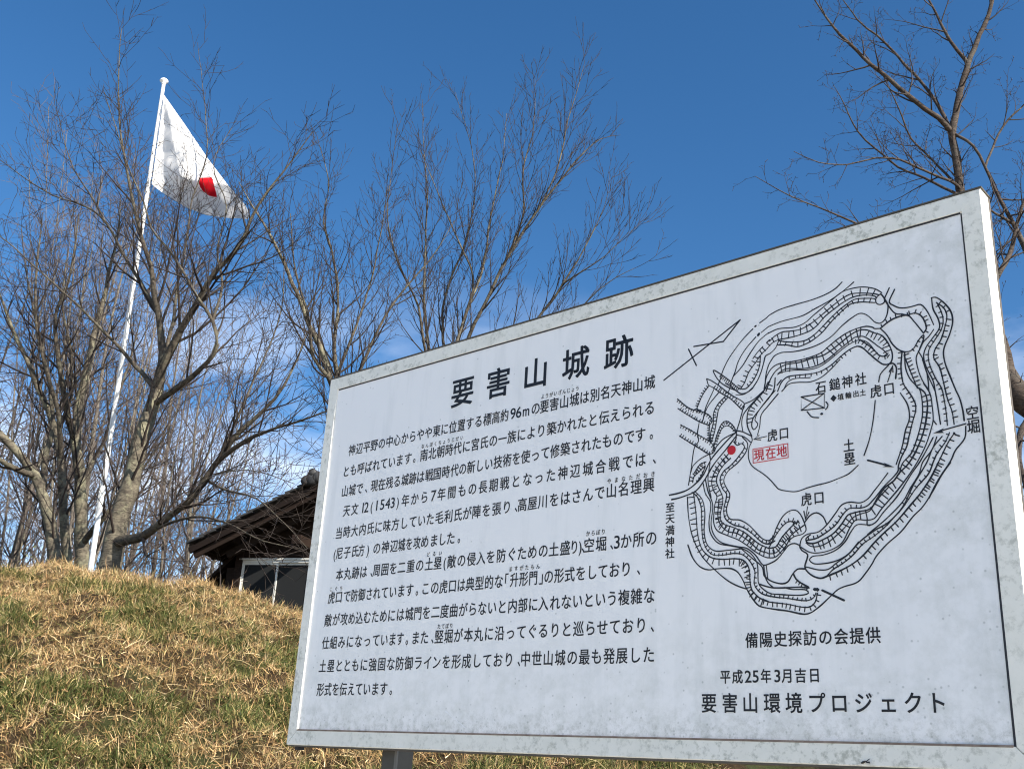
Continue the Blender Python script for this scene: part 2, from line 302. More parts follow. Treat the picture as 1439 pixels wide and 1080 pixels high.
STROKES = [   # (points, smooth, pen width, ticks (spacing, length, side), ticks only)
 ([(1127.8,758.2),(1312.3,852.7)],0,1.7,None,0),
 ([(1312.3,852.7),(1272.5,813.8),(1202.1,818.8)],0,1.9,None,0),
 ([(1189.2,815.7),(1208.2,774.6)],0,1.9,None,0),
 ([(1356.1,834.9),(1374,843.7),(1375.1,845),(1398.6,852.5),(1435.2,855.1),(1471,856.2),(1501.8,860.9),(1519.5,867.4),(1532.9,877.2)],1,1.5,None,0),
 ([(1345.3,829.6),(1347.5,830.7)],0,2.4,None,0),
 ([(1351.9,809.1),(1353.8,811.7)],0,3.4,None,0),
 ([(1340.5,825.7),(1321.1,811.3),(1301.4,792.7),(1281.6,769.3),(1269,746.6),(1263.9,731.5),(1258.9,721.1)],1,1.5,None,0),
 ([(1249,713.4),(1228.9,676.2),(1223.7,654.4),(1221.2,648.1)],1,1.5,None,0),
 ([(1213.8,647.1),(1209.9,625.2),(1212.3,609.1),(1203.6,599.3),(1194.8,554),(1188.5,520.8)],1,1.5,None,0),
 ([(1359,813.4),(1375.7,822.5),(1374.4,822.1),(1402.2,826.3),(1449.7,827.7),(1474.4,835.4),(1501,843.2),(1527.3,854.1),(1544.9,863.9),(1556.2,870.8)],1,1.5,None,0),
 ([(1346.6,806.5),(1322.9,785.5),(1305.6,761.7),(1298,740.5),(1290.5,725),(1282.9,702.7),(1278,699.8)],1,1.5,None,0),
 ([(1259.9,704.4),(1236.3,681.6),(1227.6,667.3)],1,1.5,None,0),
 ([(1293,731.3),(1314.9,750.6),(1334.5,776),(1353.9,796.7),(1375.2,808.9),(1374,808),(1394.9,812.2),(1433.3,807.4),(1453.5,811.5),(1471.6,822.7),(1491.8,834.3),(1511.9,845.9),(1531.7,856.3),(1553,858.3),(1573.7,855.6),(1593.8,847.1),(1601.5,841.5),(1608.5,834.4)],1,1.5,None,0),
 ([(1309.1,702),(1318.8,713.5),(1328.8,734),(1345.7,753),(1355.3,764.5),(1369.6,774.9),(1382.6,785.5),(1396.4,789.1)],1,1.5,(11, 10, 1),0),
 ([(1361.7,782.4),(1348.5,771.7),(1338.9,761.3)],1,1.5,None,0),
 ([(1370,788.4),(1377.1,793.6)],1,1.5,None,0),
 ([(1376.9,790.3),(1387.5,798),(1403.7,803.2),(1421.8,801.2),(1441.9,799.7),(1459.8,804.3),(1475.5,811.6),(1495.6,823.3),(1509,831.1),(1528.8,841.5),(1548.2,847.4),(1568.9,844.1),(1595.5,835.3),(1601.9,832)],1,1.5,None,0),
 ([(1396.4,789.1),(1421.3,787.8),(1441.4,788.6),(1463.7,792.3),(1477.1,799),(1495.2,814.5),(1517.3,826.7),(1530.5,833.3),(1551.9,839.8),(1572.7,838.7),(1595.2,830.6),(1597.5,827.3)],1,1.5,(13.5, 14, 1),0),
 ([(1396.3,786.9),(1414.2,780),(1436.4,774.9),(1454.1,774.6),(1469.7,780.8),(1485.4,791.5),(1505.6,807.5),(1525.6,821.3),(1543,830),(1555.8,834.4),(1572.3,832.2),(1594.8,825.2),(1595.6,822.9)],1,1.5,(12, 8, -1),0),
 ([(1393.7,778.4),(1414,773.4),(1436,764.8),(1451.5,766.3),(1469.3,772.1),(1487.1,782.2),(1507.4,800.5),(1529.6,816.9),(1547,826.8),(1567.8,825.8),(1594.4,817.8),(1595.9,817.8)],1,1.5,None,0),
 ([(1396.3,786.9),(1389,772.8),(1377.2,764.2),(1372.6,762.9),(1366.8,760.8),(1363,749.3),(1356.7,730.4),(1348.1,713.2),(1337.3,699.8),(1337.3,699.3),(1325.4,692.7),(1311.3,692.1),(1299.6,701.2),(1287.9,712.5),(1275.9,721.8)],1,1.5,None,0),
 ([(1355.3,764.5),(1353.6,744.6),(1344.9,723.9),(1332.8,708.5),(1320.9,700.8),(1309.2,703.1),(1299.8,710.6),(1285.7,724.8),(1266.5,742.5),(1248.2,755.6),(1254.2,740.4),(1266.3,724.2),(1285.4,709.6),(1299.6,701.2)],1,1.5,None,0),
 ([(1355.3,764.5),(1353.6,744.6),(1344.9,723.9),(1332.8,708.5),(1320.9,700.8)],1,1.5,(9, 6, -1),1),
 ([(1309.2,703.1),(1299.8,710.6),(1285.7,724.8),(1266.5,742.5)],1,1.5,(5, 6, 1),1),
 ([(1232.4,740.3),(1241.8,734.9),(1258.9,721.1),(1278.1,703.2),(1289.9,692.9),(1317.8,669.3),(1314.1,658.2),(1299.1,673.3),(1285,688.2),(1265.9,702.1),(1246.6,718.5),(1236.8,725.5),(1232.4,740.3)],1,1.5,None,0),
 ([(1314.1,658.2),(1299.1,673.3),(1285,688.2),(1265.9,702.1),(1246.6,718.5)],1,1.5,(6.5, 7, -1),1),
 ([(1299.4,692.2),(1318.3,689.7),(1337.3,700.4)],1,1.2,None,0),
 ([(1361.2,687.3),(1363.9,700),(1366.8,721.6),(1373.1,740.4),(1381.5,752),(1386.1,756.6),(1399.9,760.2),(1424.6,756.9),(1448.9,755.9),(1479.6,759.8),(1505.8,770.1),(1527.9,786.7),(1549.5,798.8),(1564.3,803.3),(1576.3,797.5),(1589.6,781.3),(1590.4,780),(1600.1,774),(1608.3,776.7),(1615,786.7),(1618.4,807.2),(1613.2,820.4),(1606.4,832.4)],1,1.5,None,0),
 ([(1361.3,691.7),(1366.5,712.8),(1371.4,722.9),(1380.8,733.1),(1394.6,738),(1421.5,736.6),(1448.1,736.3),(1474.3,739.2),(1485.2,742.2),(1500.6,751.8),(1522.5,764.1),(1539.6,770.8),(1560.5,774.4),(1576.9,773.7),(1588.7,768),(1589.5,766.4),(1601.4,763.5)],1,1.5,None,0),
 ([(1365.6,686.4),(1377.9,712.7),(1389.7,725.7),(1408,732.9),(1439.1,731.7),(1465.4,734.6),(1487,735.3),(1504.4,742.2),(1526.1,754.5),(1545.5,765.1),(1562.3,769.7),(1576.4,766.3),(1588.1,758.2),(1602.5,749.5),(1613.2,732.3),(1619.7,712.1),(1618.7,697.8),(1613.3,690.8),(1602.6,692),(1589.5,704.2),(1574.6,722.2),(1561.3,736.8),(1553.2,738.7)],1,1.7,None,0),
 ([(1392.8,718.4),(1407.7,724.1),(1445.1,717.3),(1464.6,716.4),(1481.9,719.1),(1499.4,727.2),(1521.2,740.6),(1542.7,752.8),(1551.3,757.3),(1567.6,755.6),(1586.8,738.4),(1591.4,733.1),(1606.3,717.2),(1610.6,707.9),(1597.8,709.7),(1586.8,723.7),(1575.5,736.8),(1560.1,751)],1,1.5,None,0),
 ([(1393.4,736),(1408.2,739.5),(1421.5,736.6),(1448.1,736.3),(1474.3,739.2),(1485.2,742.2),(1500.6,751.8),(1522.5,764.1),(1539.6,770.8),(1560.5,774.4),(1572.8,774)],1,1.5,(11, 20, -1),1),
 ([(1576.4,766.3),(1588.1,758.2),(1602.5,749.5),(1613.2,732.3),(1618.9,714.3)],1,1.5,(9, 11, -1),1),
 ([(1610.6,707.9),(1597.8,709.7),(1586.8,723.7),(1575.5,736.8),(1560.1,751),(1547.8,751.7)],1,1.5,(9, 7, 1),1),
 ([(1606.3,717.2),(1610.6,707.9),(1615.1,702.8)],1,1.5,(5, 7, 0),1),
 ([(1391.6,716.4),(1400.7,718.9),(1425.3,718.2),(1455.8,712.8),(1477.4,713.6),(1494.8,720.6),(1512.3,730.8),(1538.2,745.3),(1559.1,750.1),(1573,743.7),(1586,725.9),(1586.6,721.6)],1,1.3,None,0),
 ([(1390.4,681.5),(1400,699.3),(1411.5,706.8),(1438,705.7),(1459.7,703.3),(1481.2,704.2),(1502.9,712.5),(1524.6,727),(1541.8,735.9),(1556.3,738),(1570,727.5),(1577.4,717.4)],1,1.5,None,0),
 ([(1411.5,706.8),(1438,705.7),(1459.7,703.3),(1481.2,704.2),(1502.9,712.5),(1524.6,727),(1541.8,735.9)],1,1.5,(11, 5, -1),1),
 ([(1399.3,679.8),(1415.4,691.8),(1433,691.5),(1459,687.3),(1480.6,691.5),(1500.3,703.4),(1520,719.4)],1,1.5,None,0),
 ([(1403.9,683.2),(1411,694.9),(1422.3,700.2),(1459.4,695.9)],1,1.2,None,0),
 ([(1370.9,704.8),(1361.2,687.9),(1341.1,669.8),(1326.8,654.8),(1322.9,636.8),(1323.7,621.4),(1332.4,600.4)],1,1.7,None,0),
 ([(1386.3,710.5),(1382.8,687),(1373.3,673.5),(1354.5,655.2),(1335.6,634.6),(1332.9,619.8),(1337.3,612.5),(1344.4,617.8),(1345.7,624.1),(1340.1,631.6),(1343.9,641.8),(1347.5,647.7),(1368.7,670),(1385.4,684.3)],1,1.5,None,0),
 ([(1370.9,704.8),(1361.2,687.9),(1341.1,669.8),(1328,655.7),(1322.9,636.8),(1323.7,621.4)],1,1.5,(9, 12, 1),1),
 ([(1361.2,689),(1336.6,673.9),(1317.8,669.3)],1,1.5,None,0),
 ([(1361.2,689),(1348.3,678.3),(1315,647),(1311.1,628),(1313.1,614.5)],1,1.5,None,0),
 ([(1391.5,676.5),(1370.5,656.6),(1354.1,640),(1350,616.9),(1345,600.5)],1,1.5,None,0),
 ([(1317.8,669.3),(1312.8,654),(1305.3,631.2),(1297.9,612.7)],1,1.5,None,0),
 ([(1389.8,694.3),(1399.1,703.4)],1,1.5,None,0),
 ([(1162,709.5),(1191.4,683.1),(1223.9,669.1),(1238.6,658.6),(1244.5,647.4),(1239.6,640.4),(1223.7,645.4),(1191.3,667),(1163.3,688.3)],1,1.5,(7, 5, -1),0),
 ([(1169.8,651.4),(1191.3,637.4),(1216.1,619.7),(1240.4,602.3),(1249.9,587.6),(1247.4,580.3),(1237.7,578.5),(1215.9,592.9),(1191.2,610.3),(1167.3,627.8)],1,1.5,(7, 5, -1),0),
 ([(1236.7,722.8),(1224.2,709.1),(1211.5,686.3),(1209,678.7),(1218.9,673.5)],1,1.5,(5.5, 5, -1),0),
 ([(1275.5,693.5),(1258.3,679.8),(1248.4,663.6),(1246.9,641.3),(1240.6,620.1),(1240.4,603.5)],1,1.5,(7, 6, 1),0),
 ([(1280.2,689.2),(1260.6,670.3),(1255.5,651),(1250.4,625.1),(1241.6,602.2)],1,1.5,None,0),
 ([(1238.4,640.6),(1236.9,620.7),(1238,605)],1,1.5,(5, 4, -1),0),
 ([(1248.8,594.4),(1255.1,615.4),(1267.4,637.8),(1277,640.5),(1291.1,629.2),(1299.1,613.6)],1,1.5,(6, 6, -1),0),
 ([(1254.9,604.4),(1262.4,620.9),(1272.1,630.3),(1281.6,629.8),(1297.9,613.8)],1,1.5,None,0),
 ([(1253.6,591.4),(1269.3,604.3),(1299.1,613.6)],1,1.5,None,0),
 ([(1247.6,599),(1247.4,581.4),(1253.6,591.4)],1,1.5,None,0),
 ([(1299.1,613.6),(1288.4,607.7),(1257,582.1),(1240,565),(1222.8,536.9),(1208.1,523.7),(1186,511.3),(1166.1,507.3),(1143.5,505.8)],1,2,None,0),
 ([(1300.1,607.9),(1278.5,585.3),(1247.1,555.2),(1225.2,525.7),(1205.6,506.6),(1178.6,499.2),(1161.2,496.6),(1148.6,496)],1,2,None,0),
 ([(1237.7,578.5),(1215.8,570.8),(1198.5,557.9),(1194.7,547.4)],1,1.5,None,0),
 ([(1237.7,578.5),(1240,565)],1,1.5,None,0),
 ([(1198.3,525),(1200.8,535.6),(1215.6,546.7),(1227.8,555.8)],1,1.5,(6, 7, 1),0),
 ([(1205.7,521.8),(1220.4,539.4),(1227.8,553.6)],1,1.5,(8, 3, 1),0),
 ([(1229.1,563.3),(1215.7,559.8),(1200.9,542.2)],1,1.5,(6, 4, 1),0),
 ([(1299.1,616.9),(1311.9,612.5),(1331.3,600.6)],1,1.5,None,0),
 ([(1300.1,607.9),(1316.3,600.9),(1329.8,587.9)],1,1.5,None,0),
 ([(1299.1,616.9),(1297.6,599.6),(1294,593.7)],1,1.5,None,0),
 ([(1331.3,600.6),(1333.4,591.6),(1326.1,577.7),(1324.5,556.6),(1330.9,540.8),(1355.2,520.5),(1368.1,508.2),(1380.7,492.7),(1385.6,487.1),(1404.7,480.3),(1421.9,477.4),(1446.1,481.8),(1464.8,484.2),(1485.1,486.3),(1505.1,491),(1525,496.9),(1543.5,510.2)],1,1.4,None,0),
 ([(1292.8,595),(1300.9,586.1),(1309.1,589.1),(1316.3,581.4),(1303.9,564),(1284.9,547.5),(1268.3,537),(1261,523),(1267.7,500.7),(1274.6,493),(1274.5,484.6),(1268.3,460.1),(1271.5,443),(1289.7,428.5),(1307.7,422.5),(1325.4,410.4),(1351.3,387.7),(1364.2,384.5),(1375.2,389.4)],1,1.5,(10, 4.5, 1),0),
 ([(1311.7,601.7),(1322.9,586.8),(1320.3,572.2),(1301.3,551.5),(1277.7,535.6),(1269.2,519.7),(1277.1,499.5),(1281.6,492.1),(1281.5,483.7),(1274.1,459.4),(1280.7,441.9),(1303.5,436.3),(1321.3,425.1),(1351.5,394.7),(1364.5,391.4),(1373.4,399.5)],1,1.5,None,0),
 ([(1280.6,571.9),(1266.2,558.9),(1249.3,539.7),(1241.9,521.3),(1246.5,501.3),(1253.5,489.3),(1248.5,473),(1247.2,462.5),(1245.7,437.5),(1252.6,422.1),(1275.6,409.4),(1298.2,399),(1315.9,387.1),(1339.8,368.9),(1359.1,359.2),(1374.6,358.8),(1381.7,363.1),(1399.4,381.1),(1406.1,392.3)],1,1.5,None,0),
 ([(1285.2,562.5),(1268.5,549.9),(1256.4,534.3),(1252.7,519.8),(1263,494.9),(1266.3,485.6),(1266.2,475),(1260,448.4),(1264.4,435.4),(1289.6,423.4),(1312,411.8),(1342.5,386.6),(1364,375.6),(1360.7,376.9),(1375.8,377.5),(1389.2,393.9),(1404.6,408.2),(1415.5,416.9)],1,1.5,(10, 10, -1),0),
 ([(1258.1,482.4),(1255.3,449),(1259.7,433.8),(1275.7,417.6),(1296.2,411.4),(1322.7,392.5),(1342.2,374.6),(1359.4,368.1),(1360.4,367),(1377.6,367.4),(1397.5,387.2),(1414.9,401.2),(1435.3,412.8)],1,1.5,(10, 14, 0),0),
 ([(1278.3,570.1),(1266.2,558.9),(1249.3,539.7),(1241.9,521.3),(1246.5,501.3)],1,1.5,(9.5, 12, 0),1),
 ([(1186,496.7),(1188.3,458.7),(1195.5,421.7),(1207.4,393.3),(1221.5,371.2),(1244.7,347.8),(1274.1,323.3),(1294.2,312),(1312.9,304.7)],1,1.5,None,0),
 ([(1200.7,500.3),(1205.4,463.2),(1209.9,416),(1219.3,388),(1238,370.8),(1261.1,364.7),(1293,363),(1308.6,358.6),(1319.4,344.7),(1322,316.9),(1324.9,303),(1337.6,288.5),(1356.7,279.6)],1,1.5,(11, 12, -1),0),
 ([(1187,399.4),(1197.8,373.3),(1214.3,354.3),(1233,346.7),(1251.6,347.2),(1283.6,344.6),(1296.9,336.6),(1307.7,319.9),(1314,305.7),(1326.7,285.3),(1338.8,272.2),(1362.7,265.4),(1394.9,259.6),(1429.2,251.9),(1440.6,253.9),(1458,264),(1481.2,282),(1494.1,291.6),(1504.9,295.4),(1530.3,301.8),(1546.5,317.1),(1557.8,330.8),(1566,343),(1586,362.3),(1613.4,382.6),(1635.2,405.9),(1652.6,420.5),(1668.6,440.6),(1689,471.2),(1705.7,491.1)],1,1.8,None,0),
 ([(1197,505.1),(1208,495.1),(1217.5,472.4),(1218.5,440.4),(1221.8,404.4),(1231.1,384.8),(1245,374.3),(1265.8,372.5),(1288.6,373.5),(1306.6,369.8),(1321.9,356.5),(1332.3,335.8),(1330.6,312.3),(1340,298),(1350,291.8),(1372.3,285.7),(1395.7,282.2),(1418.8,277.4),(1435.9,275.7),(1447.5,280.3),(1452.1,287.9)],1,1.5,(9, 4, 1),0),
 ([(1203.2,506.5),(1220,487.1),(1225.8,460.8),(1224.3,418.8),(1231.2,395.2),(1247.4,382.3),(1275.1,380.8),(1304.6,381.1)],1,1.5,None,0),
 ([(1222.7,519.5),(1227.3,499.1),(1239.1,478.3),(1235.1,438.6),(1238.5,417.3),(1254.6,397.1),(1284.4,388.1),(1304.6,382.1),(1324.4,370.2),(1337.1,351.2),(1339.4,313.7),(1344.3,305.8),(1360.6,293.9),(1384.3,289.6),(1427.8,286.1),(1437.9,288.8),(1433.9,294.3),(1405.1,297.6),(1390.6,302)],1,1.5,None,0),
 ([(1227.6,527.5),(1233.4,502.6),(1243.8,473.5),(1239.8,433.9),(1245.5,414.5),(1261.6,397.4),(1304.7,384.1),(1315.8,381.1),(1333.2,367.5),(1350.1,346.2),(1359.7,347),(1377.1,353.7),(1392.5,368),(1403.5,378.8),(1414.1,380.7),(1425.4,375.7)],1,1.5,None,0),
 ([(1238.8,560.8),(1233.6,526.7),(1235.8,509.1),(1240.4,488.8)],1,1.3,None,0),
 ([(1304.6,381.1),(1328.6,359.9),(1347.8,342.4),(1350.6,326.5),(1352.4,324.4),(1359.6,311.6),(1368.4,304.2)],1,1.6,None,0),
 ([(1300.7,361.4),(1310.1,357.8),(1319.2,345.1),(1321.9,330.9),(1321.4,310.2),(1327.3,298.8),(1339.2,287.1),(1354.1,279.4),(1395.4,271.6),(1425.5,264.5),(1439.7,264.4),(1450,272.3),(1454.9,287.7)],1,1.5,(9, 7, -1),1),
 ([(1322.8,303.2),(1327.3,298.8),(1339.2,287.1),(1354.1,279.4),(1395.4,271.6),(1425.5,264.5),(1439.7,264.4),(1450,272.3),(1454.9,287.7)],1,1.5,None,0),
 ([(1350.8,345.3),(1353.9,324.3),(1358.4,319.9),(1367.2,314.5),(1387.9,308.9),(1398.3,311.5),(1409.1,325.6),(1418.2,333),(1432.7,332.5)],1,1.8,None,0),
 ([(1356.1,346.2),(1358.4,319.9)],1,1.5,None,0),
 ([(1341.4,311.5),(1351.9,307.4),(1366.9,303.2),(1390.6,301.3),(1424.1,300.3),(1439.8,297.9),(1423,308.4),(1414.6,315.7),(1409.8,325.5)],1,1.8,None,0),
 ([(1439.8,297.9),(1423,308.4),(1414.6,315.7)],1,1.5,(6, 5, 1),1),
 ([(1448.9,294.7),(1456.6,293.5)],0,3,None,0),
 ([(1455.3,295.5),(1455.1,291.6)],0,2,None,0),
 ([(1463.8,292),(1504,271.6)],0,2.1,None,0),
 ([(1360.9,385.8),(1367.5,386.2),(1374.2,395.4),(1389.9,413.7),(1403,422.3),(1412.5,421.2),(1419.7,416.5)],1,1.5,(8, 6, 1),0),
 ([(1361.1,390.8),(1369.9,393.9),(1379.1,412.9),(1392.8,433.4),(1405.9,441.9),(1418.7,442.4),(1426.8,435.5),(1435.4,416.7),(1438,402.7),(1431.5,396.6),(1414.6,393.4),(1403.8,386.6),(1392.6,370)],1,1.5,None,0),
 ([(1412.5,421.2),(1418.1,417.7),(1424.1,420)],1,1.5,(5, 6, 0),0),
 ([(1435.4,416.7),(1447.4,429.2),(1460,432.7),(1471.8,424.5),(1478.2,410.1)],1,1.5,None,0),
 ([(1443,445.9),(1437.8,423.4)],0,1.2,None,0),
 ([(1435.3,438.5),(1437.8,422.4),(1445.2,435.4)],0,1.4,None,0),
 ([(1425.4,375.7),(1424.3,374.8),(1428.1,366.7),(1439.1,358),(1433.1,337.4),(1434.8,330.6),(1446.6,319.2),(1462.4,313.3),(1474.5,316.1),(1496.6,322.8),(1522.6,333.8),(1542.6,346.9),(1564.8,368),(1579.8,380.5),(1607.3,401.7),(1631.2,424.9),(1650.9,444.8),(1671,470),(1685.5,494.1)],1,1.9,None,0),
 ([(1474.5,316.1),(1496.6,322.8),(1522.6,333.8),(1542.6,346.9),(1564.8,368),(1579.8,380.5),(1607.3,401.7),(1631.2,424.9),(1650.9,444.8),(1671,470),(1685.5,494.1)],1,1.5,(11.5, 9, -1),1),
 ([(1424.3,374.8),(1429,388),(1439.7,394.8),(1462.4,397.3),(1479.2,409.1),(1496.3,427.5),(1509,441.5),(1523.1,444.7),(1544.5,441.1),(1558.4,447),(1569.7,459),(1577.9,467.5),(1596.5,488)],1,1.5,None,0),
 ([(1426.3,372.7),(1444.4,361.4),(1460.6,359),(1484.9,362.5),(1505.3,372.9),(1522.5,399.6),(1532.9,410.9),(1550.3,408.9),(1555,408.4),(1566.6,409.9),(1580.9,425.3),(1615.2,458.8),(1641.5,489.2),(1651.8,503.3),(1666.5,527.7),(1677.8,554.6),(1682.8,571),(1683.2,598.1),(1681.3,620),(1671.8,641.7)],1,1.5,None,0),
 ([(1445.8,393.2),(1437.3,387.2),(1439,380.2),(1451.2,377.1),(1469.8,382.1),(1490.4,391.5),(1507.1,407),(1519.8,421.9),(1527.8,423.9),(1543.6,425.9),(1555.2,426.4),(1564.1,431),(1574.6,445),(1589,462.2),(1606.8,473.2),(1617,485.1),(1633,498.5),(1647.3,517.3),(1662.6,547.5),(1671.2,575),(1675.5,605.4),(1672.3,623.8),(1663.7,633.4)],1,1.8,None,0),
 ([(1436.9,379.5),(1444.9,372.9),(1459.1,370.6),(1477.5,375.5),(1498.2,388.8),(1514.8,402.3),(1527.3,415.3),(1543.3,421.1),(1558.9,424.1),(1568.1,434.4),(1578.5,446.4),(1596.7,463.1)],1,1.3,None,0),
 ([(1444.9,373.9),(1469.7,380.1),(1494.3,391.1),(1517.6,417.4),(1527.8,423.9),(1543.6,425.9),(1555.2,426.4),(1564.1,431),(1574.6,445),(1589,462.2),(1606.8,473.2),(1617,485.1)],1,1.5,(10, 15, -1),1),
 ([(1439.2,384.1),(1455.7,385.4),(1474.4,393.2),(1495.1,406.4),(1512.1,425.7),(1522.4,433.1),(1543.9,431.6),(1555.7,434),(1568.8,444.8),(1589.3,466),(1607.3,480.7),(1615.5,490.1),(1616,497.1),(1622.8,513.4),(1633.5,531),(1638.5,547.6),(1648.2,577.2),(1654.1,593.7),(1654.2,607.5),(1646.3,626.9),(1636.3,646.9),(1634.4,659.8),(1634,680.2),(1637.9,708)],1,1.5,None,0),
 ([(1439.2,384.1),(1455.7,385.4),(1474.4,393.2),(1495.1,406.4),(1512.1,425.7),(1522.4,433.1),(1543.9,431.6)],1,1.5,(9, 5, 1),1),
 ([(1622.8,513.4),(1633.5,531),(1638.5,547.6),(1648.2,577.2),(1654.1,593.7),(1654.2,607.5),(1646.3,626.9),(1636.3,646.9),(1634.4,659.8),(1634,680.2),(1637.9,708)],1,1.5,(10, 6, 1),1),
 ([(1629.5,631.1),(1640.9,606),(1641.8,580.2),(1633.9,562),(1626.2,534.1),(1612.6,501.5)],1,1.5,None,0),
 ([(1434.8,330.6),(1433,335.5),(1459.1,328.6),(1477.1,328.1),(1493.5,338.1),(1515.8,351.2),(1540.4,373.2),(1567.1,389.2),(1590.5,399.8),(1618.3,424.6),(1641.3,462.8),(1665.9,497),(1678.8,521.9),(1695.6,539.2)],1,1.5,None,0),
 ([(1474.6,317.1),(1487,327.4),(1503.2,335.4),(1523.4,348.6),(1543.9,367.3),(1566.5,380),(1590.3,397),(1600.2,406.2),(1618.1,422.7),(1644.4,454.9),(1668,477.9),(1676.6,495.4),(1683.1,508),(1701,529.7),(1708.5,543.7)],1,1.5,None,0),
 ([(1483,325.8),(1503.2,335.4),(1523.4,348.6),(1543.9,367.3),(1566.5,380),(1590.3,397)],1,1.5,(9.5, 4, 1),1),
 ([(1618.1,422.7),(1644.4,454.9),(1668,477.9),(1676.6,495.4),(1683.1,508),(1701,529.7),(1708.5,543.7)],1,1.5,(12, 4.5, 1),1),
 ([(1554.3,411.3),(1554.4,399),(1568,402.3),(1584.2,419.2),(1610.4,444.3),(1639.1,482),(1653.3,498.9),(1667.7,519.9),(1680.3,539.8)],1,1.5,None,0),
 ([(1553.4,383.2),(1591.1,409.1),(1620.9,435.5),(1633.4,454.5),(1651.8,480.2),(1658.7,498.1),(1676.7,518.5),(1686.6,539.7)],1,1.5,None,0),
 ([(1536.4,371.7),(1515.9,352.1),(1495.7,342.6),(1471.7,339),(1449.6,340.8),(1442.2,348.1),(1448.1,353.4),(1468.4,354.4),(1492.7,360.8),(1511.2,374.2),(1524,391.9),(1534.4,402.1),(1557.4,399.7),(1564,399.9)],1,1.5,None,0),
 ([(1644.8,436.6),(1671,470.4),(1687.6,497.9),(1706.3,528.9),(1717.2,542.2)],1,1.5,(12, 8, -1),0),
 ([(1664.5,434.2),(1685,466.6),(1706.9,495),(1715.3,510.5),(1732.9,530.2),(1736.4,550.2)],1,1.8,None,0),
 ([(1715.5,542.5),(1717.8,538.3),(1724.6,535.3)],0,1.5,None,0),
 ([(1698.6,800),(1699.6,777.9),(1707.2,755.4),(1707.7,738.9),(1695.2,723.5),(1680.7,706.5),(1675.8,691.4),(1679.6,668.4),(1688.6,642.7),(1690.7,622.5),(1692.5,600.3),(1694.7,561.3)],1,1.5,None,0),
 ([(1698.6,800),(1705.2,799.4),(1719,785.3),(1730.1,764),(1731.3,745.3),(1724.9,724.6),(1711.4,695.5),(1711.4,673.6),(1719.5,640.3),(1726.3,615.5),(1730.5,602.7),(1733.9,581),(1734.8,560.9)],1,1.8,None,0),
 ([(1706.2,788.7),(1718.1,775.2),(1722.4,759.8),(1716.7,736.7),(1707.5,714.6),(1697.1,700.8),(1693.1,685.6),(1701.6,665.8),(1706.3,635.1),(1707.4,626.7),(1710.8,602.6),(1716.1,580.4),(1717.6,557.3)],1,1.5,(11.5, 7, 1),0),
 ([(1707.8,786.2),(1712.3,772.6),(1715.4,753.3),(1711.1,736),(1698.5,718.7),(1685.9,701.3),(1684.2,679.5),(1692.7,647.8),(1701.9,625.8),(1704.2,609.7),(1706.1,578.4),(1706.1,557.4)],1,1.5,(12, 4.5, -1),0),
 ([(1667.3,703.5),(1675.1,683.5),(1679.8,648.4),(1679.8,624.7)],1,1.5,None,0),
 ([(1697.4,738.3),(1688,727.2),(1678,719.4),(1669.3,705),(1662.6,692.3),(1664.5,667.6),(1670.3,646.4),(1679.9,626.6)],1,1.5,None,0),
 ([(1673.4,685.9),(1678.9,660.6),(1690.7,622.5)],1,1.5,None,0),
 ([(1682.8,571),(1687.6,562.5)],0,1.5,None,0),
 ([(1642.7,706.9),(1642.3,676.4),(1648.4,654.9),(1663.6,631.8),(1665.1,627.2),(1666.6,611.1),(1665.6,585.8),(1660.1,563.4),(1650.8,537.9),(1639.9,516.6),(1623.9,501.7),(1616.9,483.6)],1,1.5,None,0),
 ([(1641.3,701.1),(1649.6,670.8),(1660.1,634.5)],1,1.5,None,0),
 ([(1638.9,707.8),(1633.4,713.1),(1628.8,716.2)],1,1.5,None,0),
 ([(1637.9,708),(1650.3,706.3)],1,1.5,None,0),
 ([(1641.6,705.1),(1649.6,670.8),(1660.1,634.5)],1,1.5,(8, 8, 1),1),
 ([(1672.3,623.8),(1675.5,605.4),(1671.2,575),(1662.6,547.5),(1647.3,517.3),(1633,498.5),(1616.9,483.6)],1,1.5,(10.5, 15, 0),1),
 ([(1623.6,840.3),(1613.3,821.4)],0,1.5,None,0),
 ([(1633.2,834.5),(1621.6,810.7),(1628.1,803.6),(1639.4,795.4),(1650.9,792.5),(1664.5,792.1),(1678,792.2),(1684.9,783.7),(1691.4,769.6),(1698.1,747.4)],1,1.5,None,0),
 ([(1606.4,832.4),(1599.6,828.3),(1596.2,822.7),(1597.8,815.1),(1604.5,810.8),(1612.8,814),(1611.9,824),(1606.4,832.4)],1,1.5,None,0),
 ([(1613.2,820.4),(1618.4,807.2),(1631.8,785.7),(1644.2,781.5),(1653.7,777.6),(1665.4,778.3),(1676.3,771.3),(1683.6,755),(1684.5,742.4),(1679.2,735.5)],1,1.7,None,0),
 ([(1653.7,777.6),(1665.4,778.3),(1676.3,771.3),(1683.6,755),(1684.5,742.4),(1679.2,735.5)],1,1.5,(9, 7, 1),1),
 ([(1601.4,763.5),(1618,773.2),(1631.2,777.4),(1653.6,776.6),(1664.1,761.9),(1679.2,735.5)],1,1.7,None,0),
 ([(1601.4,763.5),(1618,773.2),(1631.2,777.4),(1653.6,776.6)],1,1.5,(10, 6, 1),1),
 ([(1601.4,763.5),(1612.3,748.2),(1622.6,726),(1635.3,711.7),(1650.3,706.3),(1660.2,711.2),(1668.8,723.6),(1679,732.4),(1678.4,725.4),(1669.3,705)],1,1.6,None,0),
 ([(1652.3,706.8),(1660.2,711.2),(1668.8,723.6),(1679,732.4)],1,1.5,(9, 4, -1),1),
 ([(1591.6,660.4),(1595.5,674),(1612.2,688.9)],1,1.5,None,0),
